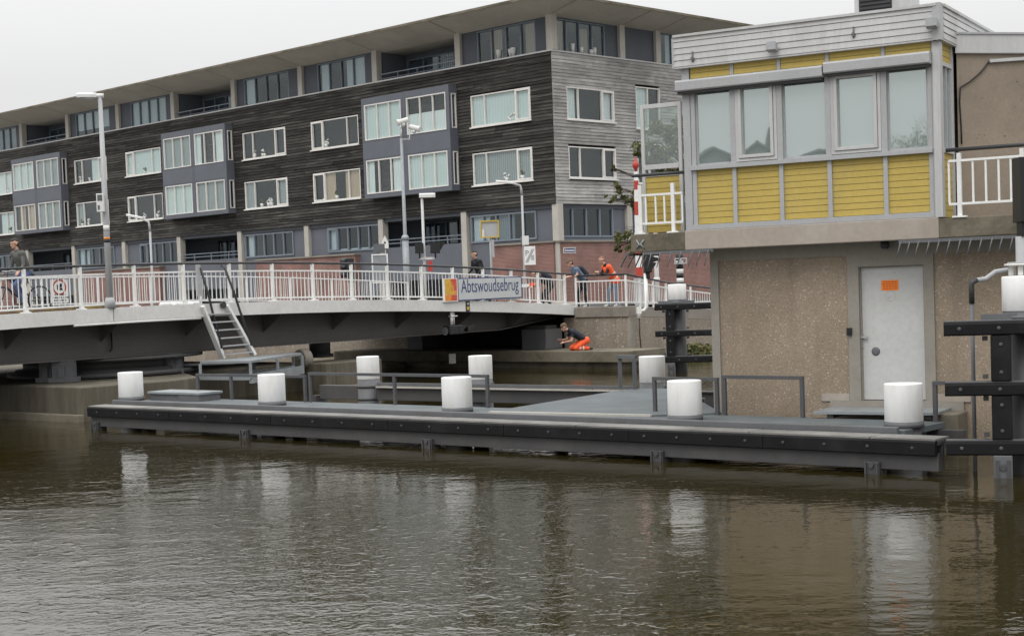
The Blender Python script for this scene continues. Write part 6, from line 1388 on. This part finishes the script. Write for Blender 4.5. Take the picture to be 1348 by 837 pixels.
# ================================================================== PEOPLE
def capsule(mb, p, q, rp, rq, n=12):
    p = Vector(p); q = Vector(q); d = q - p; L = d.length
    if L < 1e-5: mb.ball(p, rp, n=n); return
    d = d / L; prof = []
    for k in range(5): t = -PI / 2 + k * PI / 8; prof.append((rp * math.cos(t), rp * math.sin(t)))
    for k in range(5): t = k * PI / 8; prof.append((rq * math.cos(t), L + rq * math.sin(t)))
    mb.lathe(p, [(max(r_, .0008), h) for r_, h in prof], n, axis=d)
def remeshed(segs, voxel, smooth, extra=None, inflate=0.0):
    mb = MB()
    for s_ in segs: capsule(mb, s_[0], s_[1], s_[2] + inflate, s_[3] + inflate)
    if extra: extra(mb)
    o = build(mb, 'tmp', [], local=True)
    m = o.modifiers.new('r', 'REMESH'); m.mode = 'VOXEL'; m.voxel_size = voxel
    if smooth: m2 = o.modifiers.new('s', 'SMOOTH'); m2.iterations = smooth; m2.factor = .5
    bpy.context.view_layer.update()
    me = bpy.data.meshes.new_from_object(o.evaluated_get(bpy.context.evaluated_depsgraph_get()))
    bpy.data.objects.remove(o); return me
def segd(c, s_):
    p, q = Vector(s_[0]), Vector(s_[1]); d = q - p; t = max(0, min(1, (c - p).dot(d) / max(d.length_squared, 1e-9)))
    return (c - (p + d * t)).length - (s_[2] + (s_[3] - s_[2]) * t)
def hand(p, d, side, curl=.6):
    """palm and five fingers; d is the forearm direction, side the thumb side"""
    d = Vector(d).normalized(); side = Vector(side); side = (side - d * side.dot(d)).normalized(); nrm = d.cross(side); out = []
    p = Vector(p); k = p + d * .085
    for j in (-.028, -.009, .010, .028): out.append((p + side * j * .6, k + side * j, .017, .013))
    for j, L in ((-.030, .055), (-.010, .07), (.011, .075), (.031, .068)):
        a = k + side * j * 1.05; b = a + (d + nrm * curl * .5).normalized() * L * .55; c = b + (d + nrm * curl * 1.6).normalized() * L * .5
        out += [(a, b, .0092, .0086), (b, c, .0086, .0075)]
    t0 = p + d * .025 + side * .03; t1 = t0 + (d * .6 + side * .8).normalized() * .04; out += [(t0, t1, .013, .0105), (t1, t1 + (d * .95 + nrm * curl * .4).normalized() * .03, .0105, .009)]
    return out
def person(label, loc, rotz, J, wear, hair='hair', sleeve='long', group=None, head_dir=(1, 0, -.2)):
    V = {k: Vector(v) for k, v in J.items()}
    t = thing('person', label, 'person', loc, rotz, group)
    R = []          # (segment, region)
    def S_(a, b, ra, rb, reg): R.append(((V[a] if isinstance(a, str) else a, V[b] if isinstance(b, str) else b, ra, rb), reg))
    bulk = wear.get('bulk', 1.0)
    S_('hipL', 'hipR', .105, .105, 'trousers'); S_('pelvis', 'chest', .125, .135, 'top'); S_('hipL', 'shL', .09, .085, 'top'); S_('hipR', 'shR', .09, .085, 'top')
    S_('shL', 'shR', .072, .072, 'top'); S_('chest', 'neck', .10, .062, 'top'); S_('neck', 'head', .055, .05, 'skin')
    for s_ in 'LR':
        S_('sh' + s_, 'el' + s_, .058, .043, 'top' if sleeve == 'long' else 'sleeve'); S_('el' + s_, 'wr' + s_, .04, .028, 'top' if sleeve == 'long' else 'skin')
        d = (V['wr' + s_] - V['el' + s_]).normalized()
        sd = Vector((0, -1 if s_ == 'L' else 1, .6))
        for h in hand(V['wr' + s_], d, sd): R.append((h, 'skin'))
        S_('hip' + s_, 'kn' + s_, .10 * bulk, .07 * bulk, 'trousers'); S_('kn' + s_, 'an' + s_, .068 * bulk, .05 * bulk, 'trousers')
        S_('an' + s_, 'toe' + s_, .045, .036, 'shoe'); hl = V['an' + s_] + (V['an' + s_] - V['toe' + s_]).normalized() * .05 ; S_('an' + s_, hl + Vector((0, 0, -.02)), .042, .035, 'shoe')
    hd = Vector(head_dir).normalized(); sidev = Vector((0, 1, 0)); upv = hd.cross(sidev); upv = -upv if upv.z < 0 else upv; sidev = upv.cross(hd).normalized()
    H = V['head'] + upv * .06
    S_(H + hd * .012 + upv * .035, H + hd * -.03 + upv * .035, .083, .085, 'skin'); S_(H + hd * .03 - upv * .05, H + hd * .03 + upv * .02, .058, .07, 'skin')
    S_(H + hd * .09 + upv * .01, H + hd * .108 - upv * .022, .010, .015, 'skin'); S_(H + hd * .075 - upv * .085, H + hd * .06 - upv * .08, .024, .03, 'skin')
    for sg_ in (-1, 1): S_(H + sidev * .085 * sg_ + upv * .015, H + sidev * .09 * sg_ - upv * .02, .016, .012, 'skin')
    S_(H + hd * .088 - upv * .052 + sidev * .015, H + hd * .088 - upv * .052 - sidev * .015, .011, .011, 'skin')
    me = remeshed([r_[0] for r_ in R], .0095, 3)
    regs = ['skin', 'top', 'trousers', 'shoe', 'sleeve']; mats = [M[wear.get('skin', 'skin')], M[wear['top']], M[wear['trousers']], M[wear['shoe']], M[wear['top']], M['cloth_black'], M[wear.get('skin', 'skin')]]
    for m_ in mats: me.materials.append(m_)
    eyes = [H + hd * .088 + upv * .02 + sidev * .032 * s_ for s_ in (-1, 1)]
    idx = []
    for p in me.polygons:
        c = p.center; best = min(R, key=lambda r_: segd(c, r_[0])); reg = best[1]; k = regs.index(reg)
        if reg == 'sleeve':
            a, b = best[0][0], best[0][1]; tt = (c - a).dot(b - a) / (b - a).length_squared; k = 4 if tt < .62 else 0
        if reg == 'skin' and min((c - e).length for e in eyes) < .014: k = 5
        idx.append(k)
    me.polygons.foreach_set('material_index', idx); me.polygons.foreach_set('use_smooth', [True] * len(idx)); me.name = 'body'
    o = bpy.data.objects.new('body', me); COL.objects.link(o); o.parent = t
    # hair
    if hair:
        hs = [(H - hd * .035 + upv * .06, H + hd * .02 + upv * .075, .083, .068), (H - hd * .045 + upv * .0, H - hd * .03 + upv * .06, .078, .083)]
        if hair == 'hair_red': hs = [(H - hd * .035 + upv * .05, H + hd * .0 + upv * .066, .084, .07), (H - hd * .04 + upv * .0, H - hd * .03 + upv * .05, .072, .083)]
        me = remeshed(hs, .012, 2); me.materials.append(M[hair]); me.polygons.foreach_set('use_smooth', [True] * len(me.polygons)); o = bpy.data.objects.new('hair', me); COL.objects.link(o); o.parent = t
    return t, V, R, (H, hd, upv)
def cloth(t, name, segs, m, inflate=.02, bands=None, voxel=.014):
    me = remeshed(segs, voxel, 3, inflate=inflate); me.materials.append(M[m]); 
    if bands:
        me.materials.append(M['reflect']); a, b, fr_ = bands; L = (b - a).length
        for p in me.polygons:
            tt = (p.center - a).dot(b - a) / L ** 2
            if any(x < tt < x + w for x, w in fr_): p.material_index = 1
    me.polygons.foreach_set('use_smooth', [True] * len(me.polygons)); o = bpy.data.objects.new(name, me); COL.objects.link(o); o.parent = t; return o
def sym(d):
    J = {}
    for k, v in d.items():
        if k.endswith('*'): J[k[:-1] + 'L'] = v; J[k[:-1] + 'R'] = (v[0], -v[1], v[2])
        else: J[k] = v
    return J
# bicycle prototype, local x forward
def make_bicycle(label, loc, rotz):
    t = thing('bicycle', label, 'bicycle', loc, rotz, 'bicycles crossing the bridge')
    for x in (-.53, .53):
        mb = MB(); n = 28; pts = [Vector((x + .33 * math.cos(2 * PI * k / n), 0, .35 + .33 * math.sin(2 * PI * k / n))) for k in range(n + 1)]; mb.tube(pts, .02, 8); w = build(mb, 'tyre', M['black'], t, local=True)
        mb = MB(); pts = [Vector((x + .305 * math.cos(2 * PI * k / n), 0, .35 + .305 * math.sin(2 * PI * k / n))) for k in range(n + 1)]; mb.tube(pts, .01, 6)
        for k in range(12): a_ = 2 * PI * k / 12; mb.tube([Vector((x, .02 * (-1) ** k, .35)), Vector((x + .305 * math.cos(a_), 0, .35 + .305 * math.sin(a_)))], .003, 4)
        mb.lathe((x, -.04, .35), [(.025, 0), (.025, .08)], 10, axis=(0, 1, 0)); build(mb, 'rim', M['metal'], w, local=True)
    mb = MB(); bb = Vector((-.06, 0, .3)); st = Vector((-.2, 0, .82)); hd = Vector((.36, 0, .86)); hb = Vector((.39, 0, .70)); fx = Vector((.53, 0, .35)); rx = Vector((-.53, 0, .35))
    for a, b, r in ((bb, st, .017), (st, hd, .016), (bb, hb, .018), (hd, hb, .02), (hb, fx, .014), (bb, rx, .012), (st, rx, .01), (hd, Vector((.33, 0, 1.05)), .014)): mb.tube([a, b], r, 8)
    build(mb, 'frame', M['handrail'], t, local=True)
    mb = MB(); mb.tube([Vector((.2, .3, 1.04)), Vector((.33, .2, 1.07)), Vector((.36, 0, 1.05)), Vector((.33, -.2, 1.07)), Vector((.2, -.3, 1.04))], .013, 8); build(mb, 'handlebar', M['metal'], t, local=True)
    mb = MB(); mb.loft([[Vector((x, w, z)) for w, z in ((-h, .94), (h, .94), (h, .985), (-h, .985))] for x, h in ((-.36, .08), (-.25, .09), (-.12, .03), (-.06, .02))]); mb.tube([st, Vector((-.22, 0, .945))], .014, 8); build(mb, 'saddle', M['black'], t, local=True)
    mb = MB(); mb.lathe((-.06, -.05, .3), [(.09, 0), (.09, .012)], 18, axis=(0, 1, 0)); mb.tube([Vector((-.06, .08, .3)), Vector((.08, .09, .2))], .012, 6); mb.tube([Vector((-.06, -.08, .3)), Vector((-.2, -.09, .4))], .012, 6); mb.box(.03, .13, .1, .2, .19, .21); mb.box(-.25, -.15, -.2, -.1, .39, .41); build(mb, 'crank', M['metal'], t, local=True)
    return t
RIDE = dict(pelvis=(-.2, 0, 1.04), hipL=(-.18, .09, 1.02), hipR=(-.18, -.09, 1.02), chest=(.0, 0, 1.42), neck=(.05, 0, 1.56), head=(.09, 0, 1.66), shL=(.02, .18, 1.48), shR=(.02, -.18, 1.48), elL=(.05, .25, 1.2), elR=(.05, -.25, 1.2), wrL=(.2, .28, 1.06), wrR=(.2, -.28, 1.06), knL=(.22, .11, .72), knR=(.16, -.11, .85), anL=(.04, .13, .29), anR=(-.2, -.13, .49), toeL=(.17, .14, .25), toeR=(-.07, -.14, .45))
aR = math.atan2(-BF.du.y, -BF.du.x)
def onbridge(x, y, v):
    u, _ = BF.on(x, y, v); return BF.P(u, v, zt(u) - .055)
p = onbridge(26, 360, -1.5); bk0 = make_bicycle('bicycle ridden over the bridge at the far left, behind the railing', p, aR)
person('cyclist in a grey green jacket and blue trousers riding beside the prohibition sign', p, aR, RIDE, dict(top='cloth_grey', trousers='jeans_dark', shoe='shoe_dark'), 'hair', group='people around the bridge')
p = onbridge(628, 350, -2.0) + Vector((0, 0, .1)); dup(bk0, p - Vector((0, 0, .1)) , aR - .2, 'bicycle ridden by the person in a black jacket at the far end of the bridge')
r2 = dict(RIDE); t, V, R, _ = person('cyclist in a black jacket and dark cap in front of the building recess', p - Vector((0, 0, .1)), aR - .2, r2, dict(top='cloth_black', trousers='cloth_navy', shoe='shoe_dark'), 'hair', group='people around the bridge')
# leaning man in hi vis
face = math.atan2(-.35, -.94)
q_ = JF.P(0, QV - .75, 1.955)
def onquay(x, dv):
    r_ = ray(x, 400); n = JF.dn; o = JF.o + n * (QV - dv); tt = o.dot(n) / (r_.x * n.x + r_.y * n.y); Q = EYE + r_ * tt; return Vector((Q.x, Q.y, 1.935))
LEAN = dict(pelvis=(-.12, 0, .97), hipL=(-.12, .09, .95), hipR=(-.12, -.09, .95), chest=(.13, 0, 1.30), neck=(.24, 0, 1.47), head=(.32, 0, 1.56), shL=(.17, .19, 1.38), shR=(.17, -.19, 1.38), elL=(.30, .22, 1.11), elR=(.28, -.22, 1.11), wrL=(.50, .12, 1.20), wrR=(.52, -.08, 1.13), knL=(-.06, .11, .52), knR=(.06, -.11, .52), anL=(-.16, .12, .09), anR=(.08, -.12, .09), toeL=(-.02, .14, .045), toeR=(.22, -.14, .045))
p = onquay(806, .62)
t, V, R, hh = person('bald man in an orange safety vest and jeans leaning on the quay railing', p, face, LEAN, dict(top='cloth_black', trousers='jeans', shoe='shoe'), 'hair_red', group='people around the bridge', head_dir=(.85, 0, -.35))
a, b = V['pelvis'], V['chest']
cloth(t, 'safety_vest', [(V['pelvis'] - (b - a) * .18, V['chest'], .13, .14), (V['hipL'], V['shL'], .09, .08), (V['hipR'], V['shR'], .09, .08), (V['chest'] + Vector((0, .12, .06)), V['chest'] + Vector((0, -.12, .06)), .085, .085), (V['hipL'] + Vector((0, 0, -.06)), V['hipR'] + Vector((0, 0, -.06)), .115, .115)], 'hivis', .022, (a, b, ((.05, .14), (.5, .14))))
# man in blue shirt leaning on the railing, backpack
L2 = dict(LEAN); L2.update(chest=(.17, 0, 1.27), neck=(.29, 0, 1.43), head=(.38, 0, 1.50), shL=(.22, .19, 1.34), shR=(.22, -.19, 1.34), elL=(.25, .26, 1.12), elR=(.27, -.22, 1.10), wrL=(.5, .18, 1.10), wrR=(.52, -.12, 1.10))
p = onquay(766, .62)
t, V, R, hh = person('man in a blue grey t-shirt with dark backpack leaning over the quay railing', p, face, L2, dict(top='cloth_blue', trousers='cloth_black', shoe='shoe'), 'hair', 'short', group='people around the bridge', head_dir=(.9, 0, -.25))
bk = Vector((-.16, 0, .10)); cloth(t, 'backpack', [(V['pelvis'].lerp(V['chest'], .35) + bk, V['chest'] + bk * 1.0, .12, .11), (V['chest'] + bk + Vector((.02, .06, 0)), V['pelvis'].lerp(V['chest'], .35) + bk + Vector((0, -.06, 0)), .1, .11)], 'cloth_navy', .0)
H, hd, upv = hh; cloth(t, 'cap', [(H - hd * .02 + upv * .075, H + hd * .02 + upv * .07, .09, .082), (H + hd * .09 + upv * .06 + Vector((0, .04, 0)), H + hd * .09 + upv * .06 - Vector((0, .04, 0)), .025, .025)], 'rust', .0, voxel=.01)
# dark bent figure
L3 = dict(LEAN); L3.update(pelvis=(-.22, 0, .86), hipL=(-.22, .09, .84), hipR=(-.22, -.09, .84), chest=(.12, 0, 1.06), neck=(.28, 0, 1.16), head=(.38, 0, 1.2), shL=(.18, .19, 1.08), shR=(.18, -.19, 1.08), elL=(.26, .22, .84), elR=(.28, -.2, .84), wrL=(.46, .12, .80), wrR=(.48, -.1, .80), knL=(.02, .12, .48), knR=(.1, -.12, .48))
p = onquay(719, .9) + Vector((-.0, .2, 0))
t, V, R, hh = person('person in black jacket and trousers bending forward behind the bars, right of the name sign', p, face - .2, L3, dict(top='cloth_black', trousers='cloth_black', shoe='shoe_dark'), 'hair', group='people around the bridge', head_dir=(.9, 0, -.45))
cloth(t, 'backpack', [(V['pelvis'].lerp(V['chest'], .4) + Vector((-.06, 0, .17)), V['chest'] + Vector((-.06, 0, .16)), .11, .1)], 'cloth_navy', .0)
# kneeling worker on the ledge
KN = dict(pelvis=(-.34, 0, .33), hipL=(-.33, .10, .32), hipR=(-.33, -.10, .32), chest=(.08, 0, .60), neck=(.24, 0, .70), head=(.36, 0, .72), shL=(.13, .19, .62), shR=(.13, -.19, .62), elL=(.20, .22, .33), elR=(.24, -.22, .36), wrL=(.42, .10, .29), wrR=(.46, -.08, .36), knL=(.05, .13, .085), knR=(.10, -.13, .085), anL=(-.38, .12, .06), anR=(-.36, -.12, .06), toeL=(-.52, .12, .045), toeR=(-.50, -.12, .045))
r_ = ray(758, 455); n = JF.dn; o = JF.o + n * -19.6; tt = o.dot(n) / (r_.x * n.x + r_.y * n.y); Q = EYE + r_ * tt
tw_ = person('worker in dark shirt and orange trousers kneeling on the ledge under the bridge', Vector((Q.x, Q.y, .581)), math.atan2(-.22, -.97), KN, dict(top='cloth_navy', trousers='hivis', shoe='shoe_dark', bulk=1.3), 'hair_red', 'short', group='people around the bridge', head_dir=(.9, 0, -.4))

t_, V, R, hh = tw_
for s_ in (1, -1):
    me_ = None
mb = MB()
for s_ in 'LR':
    a, b = V['kn' + s_], V['an' + s_]
    for f_ in (.35, .6): c_ = a.lerp(b, f_); mb.lathe(c_ - (b - a).normalized() * .025, [(.094, 0), (.094, .05)], 18, axis=(b - a))
build(mb, 'reflective_band', M['reflect'], t_, local=True)
H, hd, upv = hh; cloth(t_, 'cap', [(H - hd * .03 + upv * .06, H + hd * .02 + upv * .06, .094, .086)], 'rust', .0, voxel=.01)
# ================================================================== CAMERA, SKY, LIGHT
cam = bpy.data.cameras.new('camera'); co = bpy.data.objects.new('camera', cam); COL.objects.link(co)
mx = Matrix((( _R.x, _U.x, -_F.x, EYE.x), (_R.y, _U.y, -_F.y, EYE.y), (_R.z, _U.z, -_F.z, EYE.z), (0, 0, 0, 1)))
co.matrix_world = mx; cam.sensor_width = 36.0; cam.sensor_fit = 'HORIZONTAL'; cam.lens = FOC * 36.0 / 1348.0
cam.shift_x = 0.0; cam.shift_y = (PYC - 418.5) / 1348.0; cam.clip_start = 0.1; cam.clip_end = 9000
S.camera = co
SUN_EL, SUN_AZ = math.radians(52), math.radians(205)      # azimuth clockwise from +Y
w = bpy.data.worlds.new('World'); S.world = w; w.use_nodes = True; nt = w.node_tree; bg = nt.nodes['Background']
sk = nt.nodes.new('ShaderNodeTexSky'); sk.sky_type = 'NISHITA'; sk.sun_disc = False; sk.sun_elevation = SUN_EL; sk.sun_rotation = SUN_AZ; sk.air_density = 1.0; sk.dust_density = 6.0; sk.ozone_density = 1.0
hs = nt.nodes.new('ShaderNodeHueSaturation'); hs.inputs['Saturation'].default_value = 0.0; nt.links.new(sk.outputs[0], hs.inputs['Color'])
# overcast deck: even pale grey cloud with soft mottling over the desaturated sky
tc = nt.nodes.new('ShaderNodeTexCoord'); mp = nt.nodes.new('ShaderNodeMapping'); mp.inputs['Scale'].default_value = (1.5, 1.5, 4.0); nt.links.new(tc.outputs['Generated'], mp.inputs['Vector'])
nz = nt.nodes.new('ShaderNodeTexNoise'); nz.inputs['Scale'].default_value = 1.6; nz.inputs['Detail'].default_value = 5.0; nt.links.new(mp.outputs[0], nz.inputs['Vector'])
CL = 8.85
cl = ramp(nt, nz.outputs['Fac'], [(0.3, (.93, .935, .945)), (0.7, (1.0, 1.0, 1.003))])
# overcast luminance rises from the horizon to the zenith
sx = nt.nodes.new('ShaderNodeSeparateXYZ'); nt.links.new(tc.outputs['Generated'], sx.inputs[0])
mr = nt.nodes.new('ShaderNodeMapRange'); mr.inputs['From Min'].default_value = 0.13; mr.inputs['From Max'].default_value = 1.0; mr.inputs['To Min'].default_value = CL; mr.inputs['To Max'].default_value = CL * 3.35; nt.links.new(sx.outputs['Z'], mr.inputs['Value'])
cx = nt.nodes.new('ShaderNodeCombineXYZ')
for i in range(3): nt.links.new(mr.outputs[0], cx.inputs[i])
ms = nt.nodes.new('ShaderNodeMix'); ms.data_type = 'RGBA'; ms.blend_type = 'MULTIPLY'; ms.inputs[0].default_value = 1.0; nt.links.new(cl, ms.inputs[6]); nt.links.new(cx.outputs[0], ms.inputs[7])
mm = nt.nodes.new('ShaderNodeMix'); mm.data_type = 'RGBA'; mm.inputs[0].default_value = 0.88; nt.links.new(hs.outputs[0], mm.inputs[6]); nt.links.new(ms.outputs[2], mm.inputs[7])
nt.links.new(mm.outputs[2], bg.inputs['Color']); bg.inputs['Strength'].default_value = 0.10
sun = bpy.data.lights.new('sun', 'SUN'); sun.energy = 0.8; sun.angle = math.radians(25); sun.color = (1.0, 0.965, 0.92); so = bpy.data.objects.new('sun', sun); COL.objects.link(so)
sd = Vector((math.sin(SUN_AZ) * math.cos(SUN_EL), math.cos(SUN_AZ) * math.cos(SUN_EL), math.sin(SUN_EL)))
so.rotation_euler = sd.to_track_quat('Z', 'Y').to_euler(); so.location = sd * 60
S.view_settings.view_transform = 'Standard'; S.view_settings.look = 'None'; S.view_settings.gamma = 1.0; S.view_settings.exposure = 0.0
S.render.engine = 'CYCLES'; S.cycles.max_bounces = 8; S.cycles.transparent_max_bounces = 12
